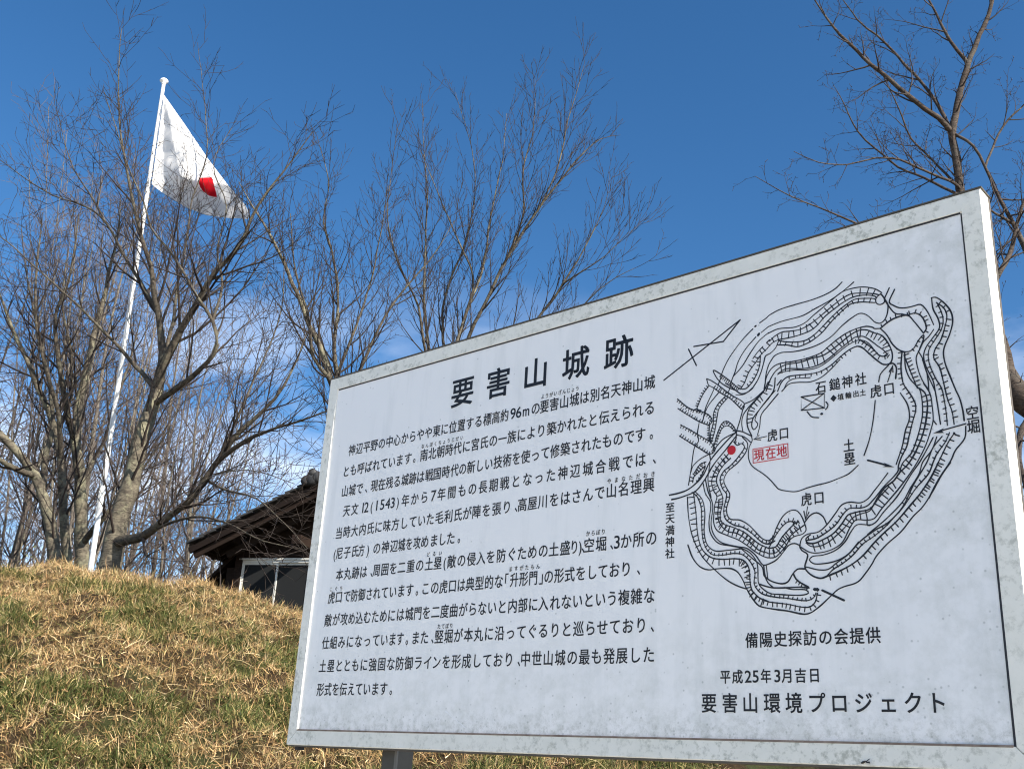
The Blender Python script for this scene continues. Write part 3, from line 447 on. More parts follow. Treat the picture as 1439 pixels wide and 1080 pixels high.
 ([(1613.3,690.8),(1620.1,690.3),(1625.4,682),(1622.9,660.1)],1,1.9,None,0),
 ([(1608.1,657),(1619.2,685.4)],0,1.5,None,0),
 ([(1612.3,675.6),(1619.2,685.8),(1618.9,673.2)],0,1.5,None,0),
 ([(1582.8,626),(1576.2,587.9),(1567,553.8),(1555.7,526.6)],1,1.5,None,0),
 ([(1629.5,631.1),(1629.6,630.9)],1,1.5,None,0),
 ([(1561.7,516.8),(1599.3,501.1)],0,1.8,None,0),
 ([(1736.8,554.9),(1695.5,549.6)],0,1.6,None,0),
 ([(1364.1,594.1),(1337.3,592.7)],0,1.3,None,0),
 ([(1348.4,598.8),(1336.4,592.8),(1351.5,589.1)],0,1.4,None,0),
 ([(1439.2,660.3),(1486.1,658.8),(1484.7,630),(1438.1,633.5),(1439.2,660.3),(1484.7,630)],0,1.6,None,0),
 ([(1438.1,633.5),(1486.1,658.8)],0,1.3,None,0),
 ([(1450.1,628.9),(1459,617),(1472.6,612.9)],1,1.6,None,0),
 ([(1478,619.4),(1480,619)],0,2.6,None,0),
 ([(1488.6,641.2),(1492.4,634.7),(1489.7,628.4),(1486.9,626.6)],1,1.6,None,0),
]
FILLS = [[(1590.2,508.3),(1609.4,496.9),(1587.8,500.5),(1596.5,502.3)],[(1700.9,553.7),(1680.9,547.1),(1699.4,544.8),(1695.5,549.6)]]
RED_DOT = (1287.8, 578.4)
RED_BOX = (1334.4, 1408.1, 572.6, 545.1)
SCR = ((553.9,83),(620.9,47.4))
FLY = (-0.7784, 1.562)
# ------------------------------------------------------------------ ground: level yard, grassy bank, hilltop
CT = np.array([-40, -5.96, -4.65, -4.0, -3.34, -2.66, -2.32, -1.98, -1.78, -.64, .68, 2.61, 6, 14, 40])
CZ = np.array([2.9, 3.12, 3.13, 3.14, 3.15, 3.11, 3.05, 2.95, 2.90, 2.64, 2.34, 2.20, 1.9, 1.2, .3])
def crest(t): return np.interp(t, CT, CZ) - .09
def ground_z(s, t):
    s = np.asarray(s, float); t = np.asarray(t, float); zc = crest(t)
    g = 1 - np.clip((10 - s) / 7.0, 0, 1) ** 1.25
    z = zc * g
    over = np.clip(s - 10, 0, None)
    z = z - 0.05 * np.clip(over, 0, 14) - .0009 * np.clip(s - 30, 0, None) ** 2
    far = np.clip(np.hypot(s, t) - 45, 0, None); z = z - .004 * far ** 1.5 * (far > 0) * .2
    w = np.clip(s - 3, 0, 1) * np.clip(16 - s, 0, 1)
    z = z + w * (.030 * np.sin(2.3 * t + 1.1 * s) + .030 * np.sin(5.1 * t - 1.7 * s + 1) + .026 * np.sin(9.7 * t + 6.1 * s) + .020 * np.sin(15.3 * t - 11.9 * s))
    return z
def build_ground():
    def axis(lo, hi, d, far):
        a = np.arange(lo, hi, d); e = d * 1.22 ** np.arange(1, 60); up = hi + np.cumsum(e); dn = lo - np.cumsum(e)
        return np.concatenate([dn[dn > -far][::-1], a, up[up < far]])
    ss = axis(2, 12.5, .09, 900); tt = axis(-7, 4, .09, 900)
    Sg, Tg = np.meshgrid(ss, tt, indexing='ij'); Z = ground_z(Sg, Tg)
    V = (FW[None, None] * Sg[..., None] + RT[None, None] * Tg[..., None]); V[..., 2] = Z
    n, m = Sg.shape; i = np.arange(n * m).reshape(n, m)
    F = np.stack([i[:-1, :-1], i[1:, :-1], i[1:, 1:], i[:-1, 1:]], -1).reshape(-1, 4)[:, ::-1]
    o = mesh_np('ground', V.reshape(-1, 3), F.copy(), M['ground'], smooth=True); tag(o, kind='structure')
build_ground()

# ------------------------------------------------------------------ dry grass and green tufts on the bank
def vnoise(x, y, seed):
    r = np.random.default_rng(seed); G = r.random((64, 64)); xi = np.floor(x).astype(int); yi = np.floor(y).astype(int)
    fx = x - xi; fy = y - yi; fx = fx * fx * (3 - 2 * fx); fy = fy * fy * (3 - 2 * fy)
    g = lambda a, b: G[a % 64, b % 64]
    return (g(xi, yi) * (1 - fx) + g(xi + 1, yi) * fx) * (1 - fy) + (g(xi, yi + 1) * (1 - fx) + g(xi + 1, yi + 1) * fx) * fy
def gmask(s, t): return vnoise(s * 1.7 + 3, t * 1.5 + 9, 5) * .38 + vnoise(s * 4.6, t * 3.9, 6) * .34 + vnoise(s * 13, t * 10, 7) * .28
def blades(name, n, srange, trange, seed, green, lab):
    r = np.random.default_rng(seed)
    s = r.uniform(*srange, n * 3); t = r.uniform(*trange, n * 3)
    k = gmask(s, t)
    keep = (k > .555 + .05 * np.clip(s - 8.6, 0, 2)) & (s < 9.35) if green else np.ones_like(s, bool)
    gr = k[keep][:n]; s = s[keep][:n]; t = t[keep][:n]; n = len(s)
    # tussocks: blades lean the same way in a neighbourhood
    a0 = vnoise(s * 3.1, t * 3.1, 11) * 12.0; az = a0 + r.normal(0, 1.9, n)
    if green:
        L = r.uniform(.03, .10, n); lean = np.abs(r.normal(.7, .35, n)); W = r.uniform(.0016, .0042, n); curl = r.uniform(.2, 1.2, n)
    else:
        L = r.uniform(.02, .075, n) * r.choice([1, 1, 1, 1.9], n); lean = np.clip(np.abs(r.normal(1.0, .45, n)), .1, 1.62); W = r.uniform(.0009, .0024, n) * r.choice([1, 1, 1.5], n); curl = r.normal(.3, .8, n)
    z = ground_z(s, t) + r.uniform(-.02, .02 if green else .03, n) + .035 * (vnoise(s * 8, t * 8, 21) - .5)
    P = FW[None] * s[:, None] + RT[None] * t[:, None]; P[:, 2] = z
    h = np.stack([np.cos(az), np.sin(az), np.zeros(n)], 1); side = np.stack([-np.sin(az), np.cos(az), np.zeros(n)], 1)
    roll = r.normal(0, .7, n)[:, None]
    K = 3; V = np.zeros((n, K, 2, 3)); p = P.copy(); ang = lean.copy()
    sw = r.normal(0, .35, n)
    for j in range(K):
        w = W * (1 - (j / (K - 1)) ** 2 * .85)
        d = h * np.sin(ang)[:, None] + np.array([0, 0, 1]) * np.cos(ang)[:, None]
        u = np.cross(d, side); ws = side * np.cos(roll) + u * np.sin(roll)
        V[:, j, 0] = p - ws * w[:, None]; V[:, j, 1] = p + ws * w[:, None]
        p = p + d * (L / (K - 1))[:, None] + side * (sw * L / 4)[:, None]; ang = np.clip(ang + curl / (K - 1), 0, 1.9 if green else 1.75)
    b = np.arange(n)[:, None] * K * 2
    F = np.concatenate([np.stack([b[:, 0] + 2 * j, b[:, 0] + 2 * j + 1, b[:, 0] + 2 * j + 3, b[:, 0] + 2 * j + 2], 1) for j in range(K - 1)])
    q = r.random(n)[:, None]; q2 = r.random(n)[:, None]
    if green:
        c = np.array([.028, .046, .012]) * (1 - q) + np.array([.115, .13, .035]) * q
        c = np.where(q2 < .28, np.array([.34, .28, .11]), c)
    else:
        pal = np.array([[.68, .47, .22], [.50, .32, .14], [.85, .66, .38], [.32, .20, .08], [.60, .37, .19], [.25, .26, .09], [.20, .125, .07], [.44, .38, .17]])
        ix = r.choice(len(pal), n, p=[.22, .18, .14, .13, .10, .08, .08, .07]); c = pal[ix] * (0.5 + .65 * q)
        gm = gmask(s, t)
        mixg = (np.clip((gm - .50) / .10, 0, 1) * np.clip((9.5 - s) * 1.5, 0, 1))[:, None] * (q2 < .55)
        c = c * (1 - mixg) + np.array([.13, .155, .045]) * mixg * (0.55 + .6 * q)
    cc = np.repeat(c, K * 2, 0)
    o = mesh_np(name, V.reshape(-1, 3), F, M['grass'], cols=cc); tag(o, lab, 'grass', kind='stuff')
QG = float(globals().get('GRASS', 1.0))
blades('dry_grass', int(250000 * QG), (4.0, 10.8), (-5.3, 1.6), 1, False, 'straw coloured dry grass covering the bank behind the board')
blades('green_grass', int(95000 * QG), (4.0, 10.4), (-5.3, 1.6), 2, True, 'green grass tufts growing through the dry turf of the bank')

def litter():
    r = np.random.default_rng(8); n = 420; s = r.uniform(4.5, 10.2, n); t = r.uniform(-5.2, 1.4, n); P = FW[None] * s[:, None] + RT[None] * t[:, None]; P[:, 2] = ground_z(s, t) + r.uniform(.02, .05, n)
    a = r.uniform(0, 6.28, n); tl = r.uniform(-.8, .8, n); D = np.stack([np.cos(a) * np.cos(tl), np.sin(a) * np.cos(tl), np.sin(tl)], 1); E = np.cross(D, r.normal(0, 1, (n, 3))); E /= np.linalg.norm(E, axis=1)[:, None]; N = np.cross(D, E)
    L = r.uniform(.012, .026, n)[:, None]; w = L * r.uniform(.3, .5, (n, 1))
    V = np.stack([P - D * L, P + E * w + N * w * .5 - D * L * .2, P + D * L, P - E * w + N * w * .5 - D * L * .2, P + N * 0], 1); k = np.arange(n)[:, None] * 5
    F = (k[:, :, None] + np.array([[0, 4, 1], [1, 4, 2], [2, 4, 3], [3, 4, 0]])[None]).reshape(-1, 3)
    tag(mesh_np('fallen_leaves', V.reshape(-1, 3), F, M['dead_leaf']), 'small curled brown leaves fallen on the grass of the bank', 'leaves', kind='stuff')
    n = 150; s = r.uniform(4.5, 9.4, n); t = r.uniform(-5.2, 1.4, n); ps = []
    for i in range(n):
        z = ground_z(s[i], t[i]) + .03; p = st(s[i], t[i], z); a = r.uniform(0, 6.28); d = np.array([math.cos(a), math.sin(a), r.uniform(.0, .6)]); b = r.normal(0, .02, 3); L = r.uniform(.10, .26)
        q = p + d * L * .5 + b; e = p + d * L; e[2] -= .3 * L * d[2]; ps.append((np.array([p, q, e]), np.array([.0012, .0011, .0006])))
    V, F = tubes(ps, 3)
    tag(mesh_np('dry_stalks', V, F, M['straw']), 'long pale dry stalks lying across the grass of the bank', 'stalks', kind='stuff')
# ------------------------------------------------------------------ information board
BL = np.array([-2.307, 0.0, 1.555])                     # outer bottom-left corner of the face
BW, BH = 1.802, .989
root = empty('information_board', (-1.406, 1.80, 0), 'large white board with Japanese text and a castle plan, pale frame, dark posts', 'information board')
def bd(u, v, y): return (BL[0] + u / 1000., y, BL[2] + v / 1000.)       # board millimetres -> world
YF = 1.78; FWD = 36.0; W_, H_ = BW * 1000, BH * 1000
def rail(a, b, inn, g0, g1):
    """mitred frame rail from corner a to corner b (board mm), inn = inward direction"""
    a = np.array(a, float); b = np.array(b, float); d = (b - a) / np.linalg.norm(b - a); inn = np.array(inn, float)
    prof = [(0, .040), (0, .0018), (1.8, 0), (FWD - .5, 0), (FWD, .0005), (FWD, .013), (FWD - 8, .013), (FWD - 8, .040)]
    V = []
    for e, sg, g in ((a, 1, g0), (b, -1, g1)):
        for (w, y) in prof:
            p = e + inn * w + d * sg * (w + g); V.append(bd(p[0], p[1], YF + y))
    n = len(prof); F = [(i, (i + 1) % n, n + (i + 1) % n, n + i) for i in range(n)] + [tuple(range(n - 1, -1, -1)), tuple(range(n, 2 * n))]
    m = MB(); m.add(V, F); return m.build('frame_rail', M['frame'], root)
rail((0, H_), (W_, H_), (0, -1), .1, .1)
rail((0, 0), (W_, 0), (0, 1), 1.6, 2.2)
rail((0, 0), (0, H_), (1, 0), .2, .1)
rail((W_, 0), (W_, H_), (-1, 0), .4, .1)
m = MB(); m.aabb(BL[0] + .0275, BL[0] + BW - .0275, YF + .0036, YF + .0125, BL[2] + .0275, BL[2] + BH - .0275); m.build('panel', M['panel'], root)
YP = YF + .0036
def strip(u0, u1, v0, v1, mt, name, t=.0015):
    m = MB(); m.aabb(*[bd(u0, 0, 0)[0], bd(u1, 0, 0)[0]], YP - t, YP + .001, bd(0, v0, 0)[2], bd(0, v1, 0)[2]); return m.build(name, M[mt], root)
strip(FWD + 3.4, W_ - FWD - 3.4, H_ - FWD - 3.2, H_ - FWD + .8, 'shadow_and_dark', 'lip_shadow')  # dark strip standing for the shade under the top lip
# dark strip painting the lip's shadow on the right, wider towards the bottom
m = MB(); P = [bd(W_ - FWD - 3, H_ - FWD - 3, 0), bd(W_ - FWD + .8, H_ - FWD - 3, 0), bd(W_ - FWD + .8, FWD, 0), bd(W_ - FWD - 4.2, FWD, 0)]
m.hexa([(p[0], YP - .0015, p[2]) for p in (P[3], P[2], P[1], P[0])] + [(p[0], YP + .001, p[2]) for p in (P[3], P[2], P[1], P[0])]); m.build('lip_shadow', M['shadow_and_dark'], root)
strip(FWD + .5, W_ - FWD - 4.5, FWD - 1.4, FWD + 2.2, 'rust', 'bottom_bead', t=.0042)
m = MB(); m.aabb(BL[0] + .004, BL[0] + BW + .0005, YF + .0405, YF + .0495, BL[2] - .0035, BL[2] + BH + .004); m.build('back_plate', M['back'], root)
m = MB(); m.aabb(BL[0] + .006, BL[0] + BW - .006, YF + .0022, YF + .0395, BL[2] - .0032, BL[2] - .0004); m.build('bottom_lip', M['back'], root)
m = MB(); m.aabb(BL[0] + .022, BL[0] + .033, YF + .012, YF + .034, BL[2] - .011, BL[2] - .0034); m.build('clip', M['shadow_and_dark'], root)
m = MB(); m.aabb(BL[0] - .0012, BL[0] + BW + .0025, YF - .0012, YF + .052, BL[2] + BH + .0015, BL[2] + BH + .0030); m.aabb(BL[0] - .0012, BL[0] + BW + .0025, YF - .0012, YF + .0395, BL[2] + BH + .0003, BL[2] + BH + .0014); m.build('top_cap', M['back'], root)
for x0 in (-2.0012, -.886):
    m = MB(); m.aabb(x0, x0 + .0517, YF + .050, YF + .1055, -.3, 2.40); po = m.build('post', M['bronze'], root, bevel=.003)
    m = MB(); m.aabb(x0 + .046, x0 + .0535, YF + .0485, YF + .0535, -.3, 2.38); m.build('post_bead', m_simple('highlight_bead', (.12, .115, .11), .35, .5), po)  # bead coloured paler to carry the highlight along the post edge
for z0 in (1.70, 2.33):
    m = MB(); m.aabb(BL[0] + .05, BL[0] + BW - .05, YF + .1056, YF + .13, z0, z0 + .04); m.build('cross_rail', M['bronze'], root)

# lettering: outlines of the built-in typeface, laid on the panel as thin print
_cv = bpy.data.curves.new('glyph', 'FONT'); _cv.resolution_u = 3; _ob = bpy.data.objects.new('glyph', _cv); COL.objects.link(_ob)
_gc = {}
def glyph(ch, off):
    k = (ch, off)
    if k not in _gc:
        _cv.body = ch; _cv.offset = off; me = bpy.data.meshes.new_from_object(_ob)
        V = np.array([(v.co.x, v.co.y) for v in me.vertices]); F = [tuple(p.vertices) for p in me.polygons]
        bpy.data.meshes.remove(me); _gc[k] = (V, F)
    return _gc[k]
HALF = '()0123456789m、。「」'
def lettering(name, keys, size, wmax, mt='black', off=0.0, label=None, up=0, squeeze=.97, thick=0, only=0):
    m = MB()
    for key in keys:
        txt, us, vs = TEXT[key]
        for i, ch in enumerate(txt):
            V, F = glyph(ch, off)
            nb = [abs(us[j] - us[i]) for j in (i - 1, i + 1) if 0 <= j < len(txt)]
            vert = abs(vs[-1] - vs[0]) > 15
            cell = wmax if vert or not nb else min(wmax, max(nb) * squeeze if ch not in HALF else wmax)
            sx_ = cell; sy_ = size
            if ch in HALF:
                cx = (V[:, 0].min() + V[:, 0].max()) / 2; cell = min(wmax, .95 * wmax); sx_ = cell
                if ch in '、。': cx += .13; sx_ = wmax * .8
                if ch.isdigit() or ch == 'm': sy_ = size * 1.16; sx_ = wmax * (1.3 if ch != 'm' else 1.0)
            else: cx = .5
            cy = .36 if ch not in '0123456789m' else .335
            P = [bd(us[i] + (x - cx) * sx_, vs[i] + (y - cy) * sy_ + up, YP - .0004) for x, y in V]
            if not only: m.add(P, F)
            if thick:
                cnt = {}
                for f_ in F:
                    for a_, b_ in zip(f_, f_[1:] + f_[:1]): cnt[(min(a_, b_), max(a_, b_))] = cnt.get((min(a_, b_), max(a_, b_)), 0) + 1
                Q_ = np.array([(us[i] + (x - cx) * sx_, vs[i] + (y - cy) * sy_ + up) for x, y in V]); hw = thick / 2
                for (a_, b_), n_ in cnt.items():
                    if n_ == 1:
                        A_, B_ = Q_[a_], Q_[b_]; d_ = B_ - A_; l_ = np.hypot(*d_)
                        if l_ < 1e-4: continue
                        d_ = d_ / l_ * hw; n2 = np.array([-d_[1], d_[0]]) ; yy = YP - .0007
                        m.add([bd(*q_, yy) for q_ in (A_ - n2, B_ - n2, B_ - n2 * .5 + d_ * .8, B_ + n2 * .5 + d_ * .8, B_ + n2, A_ + n2, A_ + n2 * .5 - d_ * .8, A_ - n2 * .5 - d_ * .8)], [(0, 1, 2, 3, 4, 5, 6, 7)])
    o = m.build(name, M[mt], root); 
    if label: o['label'] = label
    return o
for _i, _ch in enumerate('要害山城跡'):
    _t = TEXT['title']; TEXT['_t'] = (_ch, [_t[1][_i]], [_t[2][_i]]); lettering('title_character', ['_t'], 81, 82, thick=2.4, label='large black title character ' + _ch)
for i in range(1, 13): tl = lettering('text_line', [str(i)], 33.5, 29.5, thick=.7); tl['kind'] = 'stuff'

for i in range(1, 9): lettering('furigana', ['r%d' % i], 12.6, 11.2, thick=.35)['kind'] = 'stuff'
for k_, a_, b_, c_ in (('offer', 29, 27, .8), ('date', 26, 23, .8), ('project', 36.5, 33.5, 1.0)): lettering('credit_line', [k_], a_, b_, thick=c_)['kind'] = 'stuff'
for k_ in ('shrine', 'gate1', 'gate2', 'gate3', 'wall', 'ditch', 'road'): lettering('plan_lettering', [k_], 25.8 if k_ != 'road' else 21.5, 22.5, thick=.7)['kind'] = 'stuff'
lettering('plan_lettering', ['find'], 13.5, 12.5, thick=.5)['kind'] = 'stuff'
lettering('plan_lettering', ['here'], 24.5, 22.5, 'pink', thick=.7, label='red lettering 現在地')
bpy.data.objects.remove(_ob)

# drawn plan: pen strokes as thin ribbons on the panel
def smooth_line(P, n=6):
    P = np.array(P, float)
    if len(P) < 3: return P
    Q = [P[0]]; E = np.vstack([2 * P[0] - P[1], P, 2 * P[-1] - P[-2]])
    for i in range(1, len(E) - 2):
        p0, p1, p2, p3 = E[i - 1:i + 3]
        d = np.linalg.norm(p2 - p1)
        k = max(2, min(10, int(d / 4)))
        al = .5; t0 = 0; t1 = t0 + max(np.linalg.norm(p1 - p0), 1e-6) ** al; t2 = t1 + max(d, 1e-6) ** al; t3 = t2 + max(np.linalg.norm(p3 - p2), 1e-6) ** al
        for j in range(1, k + 1):
            t = t1 + (t2 - t1) * j / k
            A1 = (t1 - t) / (t1 - t0) * p0 + (t - t0) / (t1 - t0) * p1; A2 = (t2 - t) / (t2 - t1) * p1 + (t - t1) / (t2 - t1) * p2; A3 = (t3 - t) / (t3 - t2) * p2 + (t - t2) / (t3 - t2) * p3
            B1 = (t2 - t) / (t2 - t0) * A1 + (t - t0) / (t2 - t0) * A2; B2 = (t3 - t) / (t3 - t1) * A2 + (t - t1) / (t3 - t1) * A3
            Q.append((t2 - t) / (t2 - t1) * B1 + (t - t1) / (t2 - t1) * B2)
    return np.array(Q)
def ribbon(m, P, w, y, rnd=None):
    P = np.array(P, float)
    P = P[np.concatenate([[True], np.linalg.norm(np.diff(P, axis=0), axis=1) > .05])]
    if len(P) < 2: return
    T = np.gradient(P, axis=0); T /= np.linalg.norm(T, axis=1)[:, None] + 1e-9; N = np.stack([-T[:, 1], T[:, 0]], 1)
    ww = np.full(len(P), w / 2.)
    if rnd is not None: ww = ww * (1 + .22 * np.interp(np.arange(len(P)), np.arange(0, len(P) + 6, 5), rnd.uniform(-1, 1, len(np.arange(0, len(P) + 6, 5)))))
    L = P + N * ww[:, None]; R = P - N * ww[:, None]; n = len(P)
    m.add([bd(*p, y) for p in L] + [bd(*p, y) for p in R], [(i, i + 1, n + i + 1, n + i) for i in range(n - 1)])
    # round pen ends
    for e, t in ((P[0], -T[0]), (P[-1], T[-1])):
        a0 = math.atan2(t[1], t[0]); c_ = [e] + [e + w / 2 * np.array([math.cos(a0 + q), math.sin(a0 + q)]) for q in np.linspace(-1.57, 1.57, 5)]
        m.add([bd(*p, y) for p in c_], [(0, i, i + 1) for i in range(1, 5)])
rg = np.random.default_rng(4)
mp_ = MB(); yl = 0
for i, (pts, sm, w, tick, only) in enumerate(STROKES):
    P = smooth_line(pts) if sm else np.array(pts, float)
    yl = YP - .0004 - .000004 * i
    if not only: ribbon(mp_, P, w * 1.55, yl, rg)
    if tick:
        sp_, ln, sd_ = tick
        d = np.concatenate([[0], np.cumsum(np.linalg.norm(np.diff(P, axis=0), axis=1))])
        for q in np.arange(sp_ * .5, d[-1], sp_):
            q = q + rg.uniform(-.12, .12) * sp_; x = np.array([np.interp(q, d, P[:, 0]), np.interp(q, d, P[:, 1])])
            x2 = np.array([np.interp(q + 1, d, P[:, 0]), np.interp(q + 1, d, P[:, 1])]); x1 = np.array([np.interp(q - 1, d, P[:, 0]), np.interp(q - 1, d, P[:, 1])])
            t_ = x2 - x1; t_ /= np.linalg.norm(t_) + 1e-9; nn = np.array([-t_[1], t_[0]]) + t_ * rg.uniform(-.18, .18); l2 = ln * rg.uniform(.85, 1.12)
            a, b = (x - nn * l2 / 2, x + nn * l2 / 2) if sd_ == 0 else (x - nn * sd_ * .8, x + nn * sd_ * l2)
            ribbon(mp_, [a, b], 2.15, yl - .000002)
for f in FILLS: mp_.add([bd(*p, YP - .0011) for p in f], [tuple(range(len(f)))])
o = mp_.build('plan_drawing', M['black'], root); o['kind'] = 'stuff'; o['label'] = 'hand drawn castle plan of ramparts and ditches'
m = MB(); cx, cy = RED_DOT
m.add([bd(cx, cy, YP - .0013)] + [bd(cx + 9.4 * math.cos(a), cy + 9.4 * math.sin(a), YP - .0013) for a in np.linspace(0, 6.2832, 33)[:-1]], [(0, i, i % 32 + 1) for i in range(1, 33)])
m.build('red_dot', M['red'], root)
m = MB(); x0, x1, y0, y1 = RED_BOX
for seg in (((x0, y0), (x1, y0)), ((x1, y0), (x1, y1)), ((x1, y1), (x0, y1)), ((x0, y1), (x0, y0))): ribbon(m, seg, 1.6, YP - .0012)
m.build('red_box', M['pink'], root)
# scratch near the lower edge
m = MB(); ribbon(m, [SCR[0], SCR[1]], 1.6, YP - .0003); ribbon(m, [SCR[0], (SCR[0][0] + 6, SCR[0][1] - 2.5)], 3.4, YP - .00033); m.build('scratch', M['scratch'], root)

# small fly resting on the lower rail
fx, fz = FLY; fly = empty('fly', (fx, YF - .003, fz), 'tiny dark fly resting on the bottom rail of the board frame', 'fly')
m = MB(); m.rev((fx - .004, YF - .003, fz - .001), [(.0004, -.004), (.0018, -.002), (.002, 0), (.0016, .003), (.0005, .006)], 10, (1, 0, .45)); m.build('body', M['chitin'], fly, True)
for k in (-1, 1):
    m = MB(); m.add([(fx, YF - .004, fz), (fx + .008, YF - .005, fz + .003 + k * .0022), (fx + .009, YF - .005, fz + .001 + k * .0035), (fx + .003, YF - .0045, fz - .001 + k * .001)], [(0, 1, 2, 3)]); m.build('wing', M['shadow_and_dark'], fly)

# ------------------------------------------------------------------ trees
def tubes(paths, sides):
    """paths: list of (pts (n,3), radii (n)); returns V, F (quads)"""
    by = {}
    for P, r in paths: by.setdefault(len(P), []).append((P, r))
    VV, FF, off = [], [], 0
    for n, lst in by.items():
        P = np.array([a for a, _ in lst]); R = np.array([b for _, b in lst]); B = len(lst)
        T = np.gradient(P, axis=1); T /= np.linalg.norm(T, axis=2)[..., None] + 1e-12
        ref = np.where(np.abs(T[:, :1, 2:3]) > .93, np.array([1., 0, 0]), np.array([0, 0, 1.])); ref = np.broadcast_to(ref, T.shape)
        A = np.cross(T, ref); A /= np.linalg.norm(A, axis=2)[..., None] + 1e-12; Bv = np.cross(T, A)
        th = np.arange(sides) * 2 * math.pi / sides
        V = P[:, :, None] + R[:, :, None, None] * (A[:, :, None] * np.cos(th)[None, None, :, None] + Bv[:, :, None] * np.sin(th)[None, None, :, None])
        idx = np.arange(B * n * sides).reshape(B, n, sides) + off
        a = idx[:, :-1]; b = idx[:, 1:]; F = np.stack([a, np.roll(a, -1, 2), np.roll(b, -1, 2), b], -1).reshape(-1, 4)
        VV.append(V.reshape(-1, 3)); FF.append(F); off += B * n * sides
    return np.concatenate(VV), np.concatenate(FF)
def cr3(P, rad, step=.18, wob=0.0, rng=None):
    """smooth a control polyline in 3D with per-point radii"""
    P = np.array(P, float); rad = np.array(rad, float)
    E = np.vstack([2 * P[0] - P[1], P, 2 * P[-1] - P[-2]]); Q = [P[0]]; R = [rad[0]]
    for i in range(1, len(E) - 2):
        p0, p1, p2, p3 = E[i - 1:i + 3]; k = max(2, int(np.linalg.norm(p2 - p1) / step))
        for j in range(1, k + 1):
            u = j / k; Q.append(.5 * ((2 * p1) + (p2 - p0) * u + (2 * p0 - 5 * p1 + 4 * p2 - p3) * u * u + (3 * p1 - p0 - 3 * p2 + p3) * u ** 3)); R.append(rad[i - 1] * (1 - u) + rad[i] * u)
    Q = np.array(Q); R = np.array(R)
    if wob and rng is not None:
        w = rng.normal(0, 1, Q.shape); w[1:] = (w[1:] + w[:-1]) / 2; w[0] = 0; Q = Q + w * wob * np.minimum(1, R[:, None] / .05 + .3)
    return Q, R
def side_dir(t, ang, az):
    ref = np.array([0, 0, 1.]) if abs(t[2]) < .9 else np.array([1., 0, 0]); a = np.cross(t, ref); a /= np.linalg.norm(a); b = np.cross(t, a)
    return t * math.cos(ang) + (a * math.cos(az) + b * math.sin(az)) * math.sin(ang)
def sprout(rng, out, Q, R, lev, cfg):
    """children along a parent path; lev 1.. cfg depth"""
    L = np.concatenate([[0], np.cumsum(np.linalg.norm(np.diff(Q, axis=0), axis=1))]); tot = L[-1]
    sp, lmul, up = cfg['sp'][lev - 1], cfg['len'][lev - 1], cfg['up']
    q = max(cfg['f0'] * tot if lev == 1 else .12 * tot, 0.02) + rng.uniform(0, sp); az = rng.uniform(0, 6.28)
    while q < tot * .985:
        i = min(np.searchsorted(L, q), len(Q) - 1); t = Q[i] - Q[i - 1]; t = t / (np.linalg.norm(t) + 1e-9); rem = 1 - q / tot
        az += 2.4 + rng.uniform(-.5, .5); ang = rng.uniform(*cfg['ang'])
        d = side_dir(t, ang, az); ln = lmul * (cfg['tip'] + (1 - cfg['tip']) * rem) * rng.uniform(.45, 1.25)
        if lev == 1: ln *= min(1.15, .45 + R[i] / cfg['rref'])
        r0 = min(R[i] * rng.uniform(.42, .68), cfg['rmax'][lev - 1]); n = cfg['n'][lev - 1]; st_ = ln / (n - 1)
        p = Q[i].copy(); pts = [p.copy()]; rr = [max(r0, cfg['rmin'])]; dd = d
        for k in range(1, n):
            dd = dd + np.array([0, 0, up * st_ * 1.6]) + rng.normal(0, cfg['wig'], 3); dd = dd / np.linalg.norm(dd); p = p + dd * st_; pts.append(p.copy())
            rr.append(max(r0 * (1 - .82 * k / (n - 1)), cfg['rmin'] * (1 - .35 * k / (n - 1))))
        pts = np.array(pts); rr = np.array(rr); out[lev].append((pts, rr))
        if lev < cfg['depth'] and ln > cfg['minl']: sprout(rng, out, pts, rr, lev + 1, cfg)
        q += sp * rng.uniform(.55, 1.5)
def base_cfg(**k):
    c = dict(sp=[.26, .15, .075], len=[1.5, .62, .17], up=.55, f0=.25, ang=(.45, .95), tip=.35, rref=.10, rmax=[.03, .009, .0045], rmin=.0032, n=[8, 5, 3], wig=.10, depth=3, minl=.12)
    c.update(k); return c
